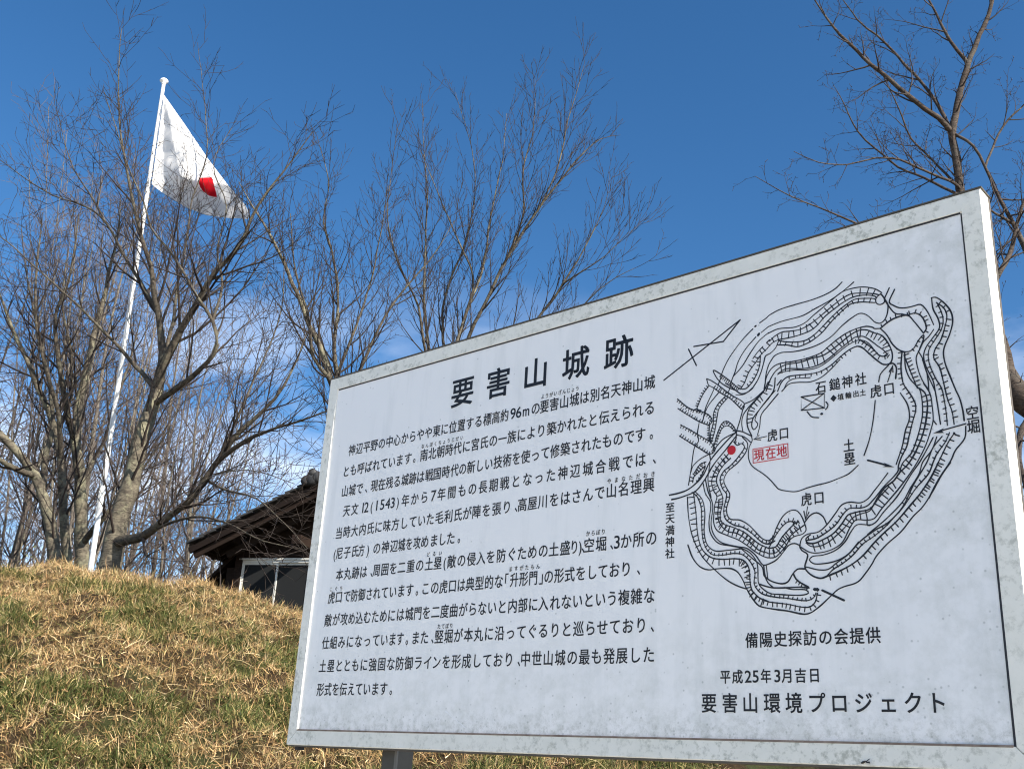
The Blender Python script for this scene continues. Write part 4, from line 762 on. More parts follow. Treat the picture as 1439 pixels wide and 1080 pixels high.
def tree(name, label, cat, limbs, cfg, seed, mats=('bark', 'twig'), group=None, buds=0, wob=.008):
    """limbs: first one is the trunk; each [(x,y,z,r), ...] in world metres"""
    rng = np.random.default_rng(seed); b0 = limbs[0][0]
    rt = empty(name, (b0[0], b0[1], b0[2]), label, cat, group)
    out = {1: [], 2: [], 3: []}; seen = []
    for i, lb in enumerate(limbs):
        lb = np.array(lb)
        if seen:                                  # root each limb inside the limb or trunk it leaves
            SP = np.concatenate([a for a, _ in seen]); SR = np.concatenate([b for _, b in seen]); k_ = np.argmin(np.linalg.norm(SP - lb[0, :3], axis=1))
            if np.linalg.norm(SP[k_] - lb[0, :3]) < .6: lb[0, :3] = SP[k_]; lb[0, 3] = min(lb[0, 3], SR[k_] * .9)
        Q, R = cr3(lb[:, :3], lb[:, 3], cfg.get('step', .14), wob, rng)
        seen.append((Q, R))
        if i == 0:
            fl = np.exp(-np.linalg.norm(Q - Q[0], axis=1) / .18); R = R * (1 + .35 * fl)
            R = R * (1 + .05 * np.sin(np.arange(len(R)) * 1.9))
        V, F = tubes([(Q, R)], 12 if R[0] > .03 else 8)
        mesh_np('trunk' if i == 0 else 'limb', V, F, M['limb' if i and mats[0] == 'bark' else mats[0]], rt, smooth=True)
        c2 = dict(cfg)
        if i: c2['f0'] = min(cfg['f0'], .12)
        sprout(rng, out, Q, R, 1, c2)
    V1, F1 = tubes(out[1], 5); 
    parts = [(V1, F1)]
    if out[2]: parts.append(tubes(out[2], 4))
    if out[3]: parts.append(tubes(out[3], 3))
    off = 0; VV = []; FF = []
    for V, F in parts: VV.append(V); FF.append(F + off); off += len(V)
    tw = mesh_np('twigs', np.concatenate(VV), np.concatenate(FF), M[mats[1]], rt, smooth=True); tw['kind'] = 'stuff'
    if buds:
        P = np.array([p[-1] for lv in (2, 3) for p, _ in out[lv]] + [p[len(p) // 2] for lv in (2, 3) for p, _ in out[lv]]); D = np.array([p[-1] - p[-2] for lv in (2, 3) for p, _ in out[lv]] * 2)
        D /= np.linalg.norm(D, axis=1)[:, None] + 1e-9; n = len(P)
        oc = np.array([[1, 0, 0], [0, 1, 0], [-1, 0, 0], [0, -1, 0]], float) * buds * .45
        Vb = np.concatenate([P[:, None] + oc[None] + D[:, None] * buds * .9, P[:, None] + D[:, None] * 0, P[:, None] + D[:, None] * buds * 2.6], 1).reshape(-1, 3)
        k = np.arange(n)[:, None] * 6; f = np.array([[0, 1, 5], [1, 2, 5], [2, 3, 5], [3, 0, 5], [1, 0, 4], [2, 1, 4], [3, 2, 4], [0, 3, 4]])
        Fb = (k[:, :, None] + f[None]).reshape(-1, 3); bo = mesh_np('buds', Vb, Fb, M['bud'], rt); bo['kind'] = 'stuff'
    return rt, sum(len(F) for _, F in parts)
def Lp(s, *pts):
    """limb from photo-anchored control points (px, py, ds, radius) at distance s + ds"""
    return [(*at(p[0], p[1], s + p[2]), p[3]) for p in pts]
def grounded(lb, sink=.12):
    """carry a trunk down to the soil along its first direction"""
    p = np.array(lb[0][:3]); d = p - np.array(lb[1][:3]); d = d / np.linalg.norm(d); d[2] = min(d[2], -.8); r = lb[0][3]
    for k in range(200):
        s_, t_ = p @ FW, p @ RT
        if p[2] < ground_z(s_, t_) - sink: break
        p = p + d * .03
    return [(*p, r * 1.12)] + lb
TRI = 0
litter()
def T(*a, **k):
    global TRI
    rt, n = tree(*a, **k); TRI += 2 * n; return rt
# the big cherry on the bank
s = 12.4
L = [grounded(Lp(s, (152, 800, 0, .135), (165, 745, 0, .118), (180, 690, 0, .105), (193, 640, 0, .095), (207, 590, .05, .085), (222, 550, .1, .078))),
     Lp(s, (222, 552, .1, .07), (228, 510, .15, .058), (225, 460, .2, .052), (217, 415, .2, .046), (213, 380, .15, .036), (203, 345, .1, .030), (190, 300, 0, .025), (178, 240, -.1, .020), (168, 170, -.2, .014), (167, 95, -.3, .009), (171, 40, -.35, .005)),
     Lp(s, (222, 552, .1, .068), (235, 500, -.1, .055), (262, 450, -.3, .050), (285, 410, -.5, .044), (305, 380, -.6, .038), (340, 340, -.8, .030), (352, 310, -.9, .024), (375, 270, -1., .017), (410, 225, -1.1, .011), (440, 185, -1.2, .006)),
     Lp(s, (165, 768, -.05, .070), (200, 752, -.4, .052), (240, 725, -.7, .048), (275, 690, -.9, .044), (300, 655, -1., .040), (325, 620, -1.1, .036), (350, 595, -1.2, .030), (385, 560, -1.3, .022), (410, 520, -1.4, .016), (430, 470, -1.4, .010)),
     Lp(s, (303, 652, -1., .030), (340, 622, -1.3, .025), (375, 606, -1.6, .020), (420, 592, -1.9, .015), (460, 578, -2.1, .008)),
     Lp(s, (228, 568, 0, .040), (262, 535, -.4, .034), (290, 510, -.7, .032), (305, 488, -.8, .030), (300, 450, -.8, .026), (280, 420, -.8, .022), (262, 390, -.8, .020), (240, 355, -.7, .018), (212, 320, -.7, .015), (203, 285, -.7, .013), (180, 235, -.7, .010), (163, 180, -.8, .007), (145, 125, -.8, .004)),
     Lp(s, (217, 545, .2, .036), (190, 515, .3, .028), (160, 480, .2, .024), (130, 450, 0, .020), (100, 420, -.1, .017), (60, 385, -.2, .013), (10, 340, -.3, .009), (-30, 310, -.3, .005)),
     Lp(s, (219, 440, .2, .030), (200, 400, .4, .026), (175, 360, .5, .022), (150, 315, .5, .018), (120, 290, .5, .015), (75, 275, .5, .012), (35, 250, .5, .009), (0, 225, .5, .005)),
     Lp(s, (148, 318, .5, .014), (128, 275, .5, .012), (105, 240, .4, .010), (92, 205, .4, .007), (80, 155, .3, .004)),
     Lp(s, (228, 505, .15, .030), (243, 455, .4, .024), (250, 400, .6, .020), (262, 340, .7, .017), (270, 280, .8, .013), (290, 220, .8, .010), (288, 150, .8, .007), (278, 60, .8, .004)),
     Lp(s, (300, 448, -.8, .018), (312, 400, -.7, .015), (305, 350, -.6, .012), (318, 290, -.5, .009), (300, 230, -.5, .006), (325, 180, -.4, .004)),
     Lp(s, (308, 640, -1., .018), (345, 560, -.6, .016), (372, 500, -.3, .013), (395, 440, -.2, .010), (400, 360, -.1, .006)),
     Lp(s, (288, 665, -.9, .018), (320, 690, -1.3, .013), (360, 700, -1.6, .010), (400, 735, -1.9, .008), (432, 770, -2.2, .004)),
     Lp(s, (220, 740, -.5, .020), (270, 726, -1., .014), (320, 735, -1.4, .011), (370, 760, -1.8, .008), (425, 772, -2.1, .004)),
     Lp(s, (240, 728, -.7, .012), (265, 700, -1.2, .010), (295, 670, -1.6, .009), (350, 660, -2., .007), (415, 680, -2.3, .004))]
L = L[:1] + [[(x, y, z, r * (1 if k < 2 else .8)) for k, (x, y, z, r) in enumerate(lb)] for lb in L[1:]]
T('cherry_tree', 'thick trunked bare cherry tree right of the flagpole foot, its branches crossing the flag', 'tree', L,
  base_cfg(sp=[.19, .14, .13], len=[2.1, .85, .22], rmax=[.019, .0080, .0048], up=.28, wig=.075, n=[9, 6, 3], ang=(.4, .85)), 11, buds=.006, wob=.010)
# three slimmer trees left of it
s = 13.4
L = [grounded(Lp(s, (80, 800, 0, .085), (72, 740, 0, .075), (62, 700, 0, .068), (48, 668, 0, .06), (30, 640, -.1, .052), (0, 612, -.2, .045), (-40, 580, -.3, .03))),
     Lp(s, (50, 670, 0, .045), (22, 660, -.4, .036), (-10, 640, -.7, .028), (-50, 600, -.9, .018)),
     Lp(s, (60, 700, 0, .05), (62, 650, .2, .04), (75, 600, .3, .03), (70, 540, .4, .024), (55, 470, .4, .018), (40, 400, .4, .012), (30, 320, .4, .006))]
T('cherry_tree', 'slim bare cherry tree leaning left, leftmost of the trees standing on the bank', 'tree', L, base_cfg(sp=[.22, .17, .14], len=[1.9, .8, .22], up=.35, rmax=[.017, .0075, .0046], wig=.08), 12, wob=.012)
s = 13.8
L = [grounded(Lp(s, (93, 800, 0, .062), (90, 730, 0, .056), (86, 660, 0, .052), (78, 610, .1, .046), (62, 560, .1, .040), (42, 515, .1, .034), (22, 470, .1, .026), (5, 430, 0, .018), (-10, 380, 0, .008))),
     Lp(s, (84, 650, 0, .036), (82, 580, -.3, .03), (66, 520, -.5, .026), (50, 440, -.6, .02), (52, 370, -.6, .014), (60, 300, -.6, .006)),
     Lp(s, (76, 605, .1, .03), (98, 560, .3, .024), (100, 500, .4, .02), (88, 430, .4, .015), (95, 350, .5, .007))]
T('cherry_tree', 'narrow grey bare tree with a slightly wavy stem, second from the left on the bank', 'tree', L, base_cfg(sp=[.22, .17, .14], len=[1.9, .8, .22], up=.35, rmax=[.017, .0075, .0046], wig=.08), 13, wob=.012)
s = 14.2
L = [grounded(Lp(s, (116, 800, 0, .095), (114, 740, 0, .085), (112, 680, 0, .075), (108, 620, 0, .068), (110, 570, .1, .060), (122, 520, .1, .05), (135, 460, .2, .038), (150, 400, .2, .026), (165, 330, .2, .015), (170, 280, .2, .006))),
     Lp(s, (108, 622, 0, .05), (92, 570, -.3, .042), (85, 520, -.4, .034), (78, 450, -.5, .026), (100, 380, -.5, .018), (110, 300, -.5, .008)),
     Lp(s, (113, 700, 0, .04), (130, 650, .4, .032), (150, 610, .6, .026), (165, 560, .7, .02), (185, 500, .8, .014), (200, 430, .8, .006)),
     Lp(s, (126, 768, -.1, .045), (138, 735, -.3, .04), (150, 720, -.4, .03), (165, 705, -.4, .024), (200, 660, -.5, .016), (240, 600, -.5, .008))]
T('cherry_tree', 'dark bare tree with an upright forked trunk right beside the foot of the flagpole', 'tree', L, base_cfg(sp=[.22, .17, .14], len=[1.9, .8, .22], up=.35, rmax=[.017, .0075, .0046], wig=.08), 14, wob=.012)
def thin(L, k): return [[(x, y, z, r * k) for x, y, z, r in lb] for lb in L]
# behind the board
s = 12.8
L = [grounded(Lp(s, (560, 860, 0, .11), (530, 760, 0, .095), (500, 670, 0, .08), (482, 600, 0, .068), (470, 548, 0, .055), (452, 500, 0, .046), (428, 440, -.1, .038), (405, 385, -.2, .030), (380, 330, -.3, .022), (355, 290, -.3, .014), (335, 255, -.3, .006))),
     Lp(s, (484, 600, 0, .05), (475, 540, .3, .042), (470, 480, .4, .034), (475, 430, .5, .026), (470, 370, .5, .02), (455, 310, .5, .014), (462, 255, .5, .009), (445, 190, .5, .004)),
     Lp(s, (472, 555, 0, .04), (460, 530, -.4, .034), (440, 500, -.6, .028), (432, 440, -.7, .02), (415, 380, -.8, .014), (408, 300, -.8, .006)),
     Lp(s, (500, 668, 0, .045), (505, 600, -.3, .036), (500, 540, -.5, .03), (520, 490, -.6, .024), (550, 430, -.6, .018), (600, 370, -.6, .011), (640, 310, -.5, .005)),
     Lp(s, (475, 520, .3, .03), (500, 460, .5, .022), (520, 400, .6, .016), (535, 330, .7, .009), (545, 260, .7, .004))]
L = thin(L, .78)
T('cherry_tree', 'dark bare cherry tree rising behind the top left corner of the board', 'tree', L, base_cfg(sp=[.17, .13, .13], len=[1.9, .75, .19], up=.6, rmax=[.015, .007, .0046], wig=.07, ang=(.35, .8)), 15, wob=.012)
s = 13.2
L = [grounded(Lp(s, (680, 900, 0, .12), (665, 800, 0, .105), (650, 700, 0, .095), (640, 610, 0, .085), (632, 550, 0, .07), (640, 500, .1, .045), (655, 440, .2, .034), (680, 370, .3, .026), (690, 300, .4, .018), (705, 230, .4, .011), (712, 160, .5, .005))),
     Lp(s, (634, 570, 0, .05), (612, 520, .1, .042), (600, 470, .2, .036), (596, 400, .2, .030), (598, 340, .2, .022), (600, 270, .2, .015), (595, 200, .2, .009), (594, 140, .2, .004)),
     Lp(s, (636, 540, 0, .05), (655, 480, -.3, .040), (690, 410, -.5, .034), (715, 360, -.6, .030), (745, 310, -.8, .026), (790, 250, -1., .020), (820, 215, -1., .014), (845, 195, -1., .009), (872, 190, -1., .004)),
     Lp(s, (718, 355, -.6, .024), (735, 300, -.5, .02), (735, 240, -.4, .016), (750, 180, -.4, .011), (752, 110, -.3, .004)),
     Lp(s, (765, 290, -.8, .02), (785, 230, -.8, .016), (798, 170, -.8, .012), (810, 130, -.8, .008), (822, 88, -.8, .004)),
     Lp(s, (636, 530, 0, .04), (622, 470, .4, .032), (625, 420, .5, .027), (650, 350, .6, .022), (665, 290, .6, .016), (665, 220, .6, .010), (640, 130, .6, .004)),
     Lp(s, (630, 560, 0, .04), (600, 500, -.4, .03), (588, 430, -.6, .024), (560, 370, -.7, .018), (545, 310, -.8, .012), (550, 240, -.8, .007), (560, 175, -.8, .003)),
     Lp(s, (650, 450, .2, .024), (665, 390, .1, .02), (640, 330, 0, .016), (615, 270, -.1, .011), (590, 210, -.1, .006)),
     Lp(s, (640, 600, 0, .05), (690, 530, -.4, .036), (740, 470, -.7, .028), (790, 400, -1, .02), (820, 350, -1.1, .014), (850, 290, -1.2, .007), (858, 240, -1.2, .003)),
     Lp(s, (790, 402, -1, .018), (820, 380, -1.2, .014), (850, 360, -1.3, .010), (880, 330, -1.4, .006), (900, 315, -1.4, .003)),
     Lp(s, (690, 530, -.4, .03), (750, 490, -.9, .022), (800, 450, -1.2, .016), (850, 400, -1.4, .010), (895, 375, -1.5, .005))]
L = thin(L, .62)
T('cherry_tree', 'pale limbed bare cherry tree fanning upward above the middle of the board', 'tree', L, base_cfg(sp=[.17, .125, .12], len=[1.7, .72, .18], up=.75, ang=(.28, .65), rmax=[.0135, .0068, .0046], f0=.40, wig=.06), 16, wob=.012, mats=('bark', 'twig'), buds=.006)
# right-hand tree, nearer, its crown over the board
s = 6.6
L = [grounded(Lp(s, (1640, 1100, .2, .16), (1600, 900, .2, .14), (1540, 720, .1, .12), (1490, 620, 0, .105), (1455, 575, 0, .095), (1432, 555, 0, .085), (1412, 520, 0, .068), (1402, 480, 0, .05), (1390, 430, 0, .040), (1370, 350, .1, .034), (1356, 290, .1, .031), (1347, 240, .1, .030), (1339, 185, .1, .028), (1346, 150, .1, .025), (1358, 100, .1, .022), (1372, 60, .1, .019), (1390, 20, .1, .016), (1402, -25, .1, .012), (1420, -90, .1, .006))),
     Lp(s, (1339, 186, .1, .022), (1318, 165, .0, .019), (1290, 145, -.1, .017), (1262, 122, -.1, .016), (1235, 100, -.2, .014), (1205, 72, -.2, .012), (1180, 48, -.3, .010), (1160, 22, -.3, .007), (1140, -8, -.3, .004)),
     Lp(s, (1338, 180, .1, .016), (1320, 150, .3, .014), (1300, 122, .4, .012), (1275, 95, .4, .011), (1255, 72, .5, .010), (1232, 50, .5, .008), (1205, 28, .5, .006), (1178, -10, .5, .003)),
     Lp(s, (1360, 92, .1, .015), (1345, 70, .1, .013), (1328, 45, .1, .011), (1316, 20, .1, .009), (1300, -12, .1, .006), (1290, -60, .1, .003)),
     Lp(s, (1358, 268, .1, .013), (1335, 255, -.1, .010), (1300, 240, -.3, .008), (1265, 225, -.4, .007), (1230, 222, -.5, .006), (1190, 232, -.5, .0045), (1150, 228, -.6, .0035), (1115, 213, -.6, .002)),
     Lp(s, (1360, 275, .1, .013), (1335, 268, .1, .011), (1300, 250, .2, .009), (1262, 235, .3, .008), (1230, 208, .3, .007), (1205, 185, .3, .006), (1188, 150, .3, .0045), (1172, 120, .3, .002)),
     Lp(s, (1362, 300, .1, .012), (1300, 330, -.2, .010), (1240, 325, -.3, .009), (1195, 310, -.4, .007), (1150, 292, -.4, .005), (1110, 275, -.4, .004), (1062, 248, -.4, .002)),
     Lp(s, (1352, 262, .1, .010), (1310, 225, .2, .008), (1280, 195, .2, .007), (1268, 165, .2, .006), (1250, 125, .2, .004), (1232, 90, .2, .002)),
     Lp(s, (1340, 180, .1, .012), (1368, 205, .0, .010), (1385, 235, 0, .010), (1405, 280, 0, .012), (1425, 315, 0, .016), (1440, 345, 0, .02), (1470, 420, .1, .028), (1500, 520, .2, .04), (1530, 640, .2, .05)),
     Lp(s, (1382, 228, 0, .009), (1402, 190, .1, .008), (1425, 160, .1, .007), (1445, 140, .1, .005), (1480, 90, .1, .003)),
     Lp(s, (1425, 318, 0, .012), (1400, 300, -.2, .008), (1385, 290, -.3, .006)),
     Lp(s, (1400, 455, 0, .024), (1398, 400, -.2, .02), (1412, 370, -.2, .018), (1422, 350, -.1, .016), (1434, 300, -.1, .012), (1460, 230, -.1, .006)),
     Lp(s, (1412, 420, -.2, .012), (1402, 380, -.3, .010), (1394, 345, -.3, .007), (1390, 300, -.3, .003)),
     Lp(s, (1450, 580, 0, .03), (1432, 620, -.2, .020), (1440, 680, -.4, .014), (1450, 740, -.5, .008))]
T('cherry_tree', 'bare tree with reddish brown bark reaching over the top right corner of the board', 'tree', L,
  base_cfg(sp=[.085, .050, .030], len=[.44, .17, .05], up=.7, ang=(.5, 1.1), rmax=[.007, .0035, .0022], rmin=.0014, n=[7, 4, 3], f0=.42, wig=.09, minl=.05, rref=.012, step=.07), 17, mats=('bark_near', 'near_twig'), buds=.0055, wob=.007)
# woodland behind, left
bgs = [(-60, 22, 250, 5), (10, 20, 262, 6), (60, 23, 240, 6), (105, 19, 262, 6), (165, 21.5, 270, 6), (215, 24, 330, 6), (262, 20, 420, 5), (300, 22, 590, 5), (330, 19.5, 700, 4), (-120, 19, 300, 4)]
words = ['at the left edge of the photo', 'behind the leftmost trees', 'far behind the leaning tree', 'seen between the stems left of the flagpole', 'right behind the flagpole', 'behind the thick cherry trunk', 'right of the thick cherry trunk', 'low, left of the wooden house', 'beside the roof end of the house', 'beyond the left edge of the photo']
for i, (px0, s, ytop, nl) in enumerate(bgs):
    rng = np.random.default_rng(100 + i); b = at(px0, 800, s); b[2] = ground_z(b @ FW, b @ RT) - .1; topz = at(px0, ytop, s)[2]; H = topz - b[2]; L = []
    for k in range(nl):
        a = rng.uniform(0, 6.28); rad = rng.uniform(.3, 1.0) * H * .22 * (0 if k == 0 else 1); pts = []
        ph = rng.uniform(0, 6); hh = H * rng.uniform(.85, 1.06)
        for q in np.linspace(0, 1, 7):
            w = q ** .8; pts.append((b[0] + math.cos(a) * rad * w + .30 * math.sin(ph + 5 * q) * q, b[1] + math.sin(a) * rad * w + .30 * math.cos(ph + 4 * q) * q, b[2] + hh * q, max(.006, (.062 if k == 0 else .032) * (1 - q) ** .85)))
        L.append(pts)
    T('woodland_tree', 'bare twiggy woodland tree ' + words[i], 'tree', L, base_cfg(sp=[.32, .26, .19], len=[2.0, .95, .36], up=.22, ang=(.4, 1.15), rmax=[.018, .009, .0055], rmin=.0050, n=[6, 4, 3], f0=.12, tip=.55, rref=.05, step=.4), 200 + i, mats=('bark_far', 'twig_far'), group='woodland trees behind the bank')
print('tree tris', TRI)
# pale shrub among the trees at far left
def shrub(px, py, s, w, h, n, seed, label):
    rng = np.random.default_rng(seed); c = at(px, py, s); g = ground_z(c @ FW, c @ RT); rt = empty('shrub', (c[0], c[1], g), label, 'shrub'); L = []
    for k in range(14):
        a = rng.uniform(0, 6.28); e = np.array([c[0] + math.cos(a) * w * rng.uniform(.2, 1), c[1] + math.sin(a) * w * rng.uniform(.2, 1), g + h * rng.uniform(.6, 1)])
        p0 = np.array([c[0], c[1], g - .05]); mid = (p0 + e) / 2 + rng.normal(0, .1, 3); L.append(cr3([p0, mid, e], [.018, .012, .004], .2))
    V, F = tubes([(q, r) for q, r in L if len(q)], 4); mesh_np('stems', V, F, M['twig_far'], rt)
    Q = np.concatenate([q[2:] for q, _ in L]); P = Q[rng.integers(0, len(Q), n)] + rng.normal(0, .16, (n, 3)); D = rng.normal(0, 1, (n, 3)); D /= np.linalg.norm(D, axis=1)[:, None]; E = np.cross(D, rng.normal(0, 1, (n, 3))); E /= np.linalg.norm(E, axis=1)[:, None]
    l = rng.uniform(.02, .045, n)[:, None]; V = np.stack([P, P + D * l + E * l * .4, P + D * l * 2, P + D * l - E * l * .4], 1).reshape(-1, 3)
    cc = np.repeat(np.array([.22, .24, .13]) * rng.uniform(.5, 1.3, (n, 1)), 4, 0)
    o = mesh_np('leaves', V, np.arange(4 * n).reshape(-1, 4), M['leaf'], rt, cols=cc); o['kind'] = 'stuff'
shrub(35, 800, 17, .8, 1.5, 2600, 5, 'pale olive leafed shrub low among the trees at the left edge')
shrub(130, 800, 18, .7, .8, 900, 6, 'small sparse shrub behind the tree trunks left of the flagpole')

# ------------------------------------------------------------------ flagpole and flag
s = 13.4
ptop = at(230, 118, s); pbot = at(127, 800, s)
gz = ground_z(pbot @ FW, pbot @ RT); dpl = (ptop - pbot); pbot = pbot + dpl * ((gz - .1 - pbot[2]) / dpl[2])
fp = empty('flagpole', pbot, 'tall white painted flagpole with a round cap rising among the bare trees', 'flagpole')
V, F = tubes([(np.array([pbot, (pbot + ptop) / 2, ptop]), np.array([.036, .031, .026]))], 20); mesh_np('pole', V, F, M['pole'], fp, True)
ax = (ptop - pbot) / np.linalg.norm(ptop - pbot)
m = MB(); m.rev(ptop, [(.026, -.02), (.032, 0), (.034, .02), (.060, .038), (.063, .05), (.056, .066), (.034, .085), (.010, .094)], 24, ax); m.build('cap', M['pole'], fp, True)
hp = lambda px, py, ds=-.06: at(px, py, s + ds)
rp = [(np.array([hp(226, 135), hp(178, 470), pbot + ax * 1.5 + np.array([.03, -.06, 0])]), np.array([.005] * 3))]
V, F = tubes(rp, 5); mesh_np('halyard', V, F, M['rope'], fp)
# flag cloth: hoist on the pole, fly end drooping down to the right in folds
NU, NV = 180, 130
A = np.array([231, 134.]); Bt = np.array([213.5, 259.]); fl = empty('flag', at(222, 196, s), 'white flag with a red disc hanging in folds from the top of the flagpole', 'flag')
def lerp(a, b, t): return a + (b - a) * t
V = np.zeros((NU, NV, 3)); Cc = np.zeros((NU, NV, 3))
tops = np.array([[231, 134], [262, 178], [293, 224], [322, 262], [344, 287], [352, 302]], float); bots = np.array([[213.5, 259], [228, 272], [258, 289], [290, 301], [325, 308], [348, 309]], float)
for i in range(NU):
    u = i / (NU - 1); k = np.linspace(0, 1, 6); tp = np.array([np.interp(u, k, tops[:, j]) for j in (0, 1)]); bt = np.array([np.interp(u, k, bots[:, j]) for j in (0, 1)])
    for j in range(NV):
        v = j / (NV - 1)
        q = lerp(tp, bt, v); q = q + np.array([0, 1.6 * math.sin(9 * u + 3) * v ** 2 * min(1, u * 4)])
        dx, dy = q[0] - A[0], q[1] - A[1]; r_ = math.hypot(dx, dy) / 125.; ph = math.degrees(math.atan2(dx, max(dy, 1e-3)))
        # fan of folds radiating from the upper hoist corner
        dep = np.interp(ph, [-9, -2.5, -.5, 11, 15, 24, 38], [0, .085, .085, -.11, -.12, -.03, .17]) * min(r_, 1.25)
        yl_ = 249 + .16 * (q[0] - 262) ; w_ = 1 / (1 + math.exp(-(q[0] - 236) / 5.)); low = max(0, q[1] - yl_)
        dep += w_ * (math.sqrt(low * low + 9) - 3) * .013
        dep += .020 * math.sin(dx * .21 + dy * .05) * min(1, u * 5) + .010 * math.sin(dx * .11 - dy * .17 + 2) + .006 * math.sin(dx * .5 + dy * .31)
        V[i, j] = at(q[0], q[1], s - .05 + dep)
        X = q[0] - 293; Y = q[1] - 263
        red = (q[0] - 304) ** 2 + (q[1] - 252) ** 2 < 25 ** 2 and q[1] > 249 + (298 - q[0]) * .05 and q[0] < 298 + (q[1] - 249) * .26
        Cc[i, j] = (.50, .008, .016) if red else (.80, .79, .78)
idx = np.arange(NU * NV).reshape(NU, NV); F = np.stack([idx[:-1, :-1], idx[1:, :-1], idx[1:, 1:], idx[:-1, 1:]], -1).reshape(-1, 4)
mesh_np('cloth', V.reshape(-1, 3), F, M['flag'], fl, True, Cc.reshape(-1, 3))
hem = V[0]; Vh, Fh = tubes([(hem, np.full(len(hem), .006))], 6); mesh_np('hoist_rope', Vh, Fh, M['rope'], fl)

# ------------------------------------------------------------------ wooden house beyond the crest
s = 19.0
O3 = at(340, 787, s)
rv = rayd(-4330, 787); rv[2] = 0; HX = -rv / np.linalg.norm(rv)      # facade direction, to the right
HY = np.array([-HX[1], HX[0], 0.]);                                  # away from the camera
if HY @ FW < 0: HY = -HY
HZ = np.array([0, 0, 1.])
gO = ground_z(O3 @ FW, O3 @ RT) - .2
def H(x, y, z): return O3 + HX * x + HY * y + HZ * z
def facade(px, py, y=0.0):
    d = rayd(px, py); k = ((O3 + HY * y - CAM) @ HY) / (d @ HY); p = CAM + d * k - O3; return p @ HX, p @ HZ
house = empty('wooden_house', H(1.6, 2.0, 0) * np.array([1, 1, 0]) + np.array([0, 0, gO]), 'dark stained wooden house with a tiled gable roof, half hidden behind the board', 'house')
def hbox(m, x0, x1, y0, y1, z0, z1):
    c = H((x0 + x1) / 2, (y0 + y1) / 2, (z0 + z1) / 2); m.box(c, HX * (x1 - x0) / 2, HY * (y1 - y0) / 2, HZ * (z1 - z0) / 2)
zb = gO - O3[2]
YV = -.75                                                              # verge stands this far in front of the wall
ex, ez = facade(270, 768, YV); rx, rz = facade(440, 683, YV); sl = (rz - ez) / (rx - ex)
xr = ex + 3.55; zr = ez + sl * 3.55                                    # ridge
xe2 = 2 * xr - ex; DY = 5.2
print('house', ex, ez, 'slope', sl, 'ridge', xr, zr, 'wall base', zb)
def slab(x0, z0, x1, z1, y0, y1, th, mt, name, par):
    d = np.array([x1 - x0, z1 - z0]); d /= np.linalg.norm(d); n = np.array([-d[1], d[0]]); n = n if n[1] > 0 else -n
    P = []
    for y in (y0, y1): P += [H(x0, y, z0), H(x1, y, z1), H(x1 + n[0] * th, y, z1 + n[1] * th), H(x0 + n[0] * th, y, z0 + n[1] * th)]
    m = MB(); m.hexa(P); return m.build(name, mt, par)
# roof deck + bargeboards, tiles
for sgn, xe in ((1, ex), (-1, xe2)):
    slab(xe, ez, xr, zr, YV + .03, DY, .05, M['wood'], 'roof_deck', house)
    slab(xe - .02 * sgn, ez - .11, xr, zr - .11, YV - .02, YV + .03, .10, M['verge_wood'], 'bargeboard', house)
    slab(xe + .06 * sgn, ez - .19, xr, zr - .21, YV + .035, YV + .07, .11, M['wood_red'], 'bargeboard', house); slab(xe + .5 * sgn, ez - .12, xr, zr - .32, YV + .36, YV + .42, .12, M['wood'], 'bargeboard', house)
    L_ = math.hypot(xr - xe, zr - ez); nrow = 16; d = np.array([xr - xe, zr - ez]) / L_; nn = np.array([-d[1], d[0]]) * (1 if d[0] > 0 else -1); nn = nn if nn[1] > 0 else -nn
    tm = None
    for r_ in range(nrow):                      # each course overlaps the one below
        a0 = np.array([xe, ez]) + d * (L_ * r_ / nrow - .05) + nn * .050; a1 = np.array([xe, ez]) + d * (L_ * (r_ + 1) / nrow + .03) + nn * .052
        for c_ in range(0, 1 if sgn < 0 else 2):
            y0 = YV - .06 + c_ * .27; y1 = y0 + .262
            P = []
            for y in (y0, y1): P += [H(a0[0] + nn[0] * .03, y, a0[1] + nn[1] * .03), H(a1[0], y, a1[1]), H(a1[0] + nn[0] * .03, y, a1[1] + nn[1] * .03), H(a0[0] + nn[0] * .075, y, a0[1] + nn[1] * .075)]
            m = MB(); m.hexa(P); m.build('roof_tile', M['tile'], house, bevel=.008)
    m = MB()                                    # remaining courses as one field of tiles, each course stepped
    for r_ in range(nrow):
        a0 = np.array([xe, ez]) + d * (L_ * r_ / nrow - .05) + nn * .050; a1 = np.array([xe, ez]) + d * (L_ * (r_ + 1) / nrow + .03) + nn * .052
        y = YV - .06 + (.54 if sgn > 0 else .27)
        while y < DY:
            P = []
            for yy in (y, y + .262): P += [H(a0[0] + nn[0] * .03, yy, a0[1] + nn[1] * .03), H(a1[0], yy, a1[1]), H(a1[0] + nn[0] * .03, yy, a1[1] + nn[1] * .03), H(a0[0] + nn[0] * .075, yy, a0[1] + nn[1] * .075)]
            m.hexa(P); y += .27
    o = m.build('roof_tiles', M['tile'], house); o['kind'] = 'stuff'
m = MB(); hbox(m, xr - .13, xr + .13, YV - .05, DY, zr + .06, zr + .32); hbox(m, xr - .17, xr + .17, YV - .08, DY, zr + .32, zr + .38); m.build('ridge', M['tile'], house, bevel=.02)
# ornament tile partway up the verge
ox, oz = facade(441, 674, YV)
m = MB()
for k, (dx, dz, rr) in enumerate(((0, 0, .12), (-.11, -.03, .09), (.10, .03, .10), (.0, .10, .08))):
    m.rev(H(ox + dx, YV - .07, oz + dz), [(rr * .7, -.05), (rr, -.02), (rr, .12), (rr * .6, .16)], 14, HY)
m.build('verge_ornament', M['tile'], house, True)
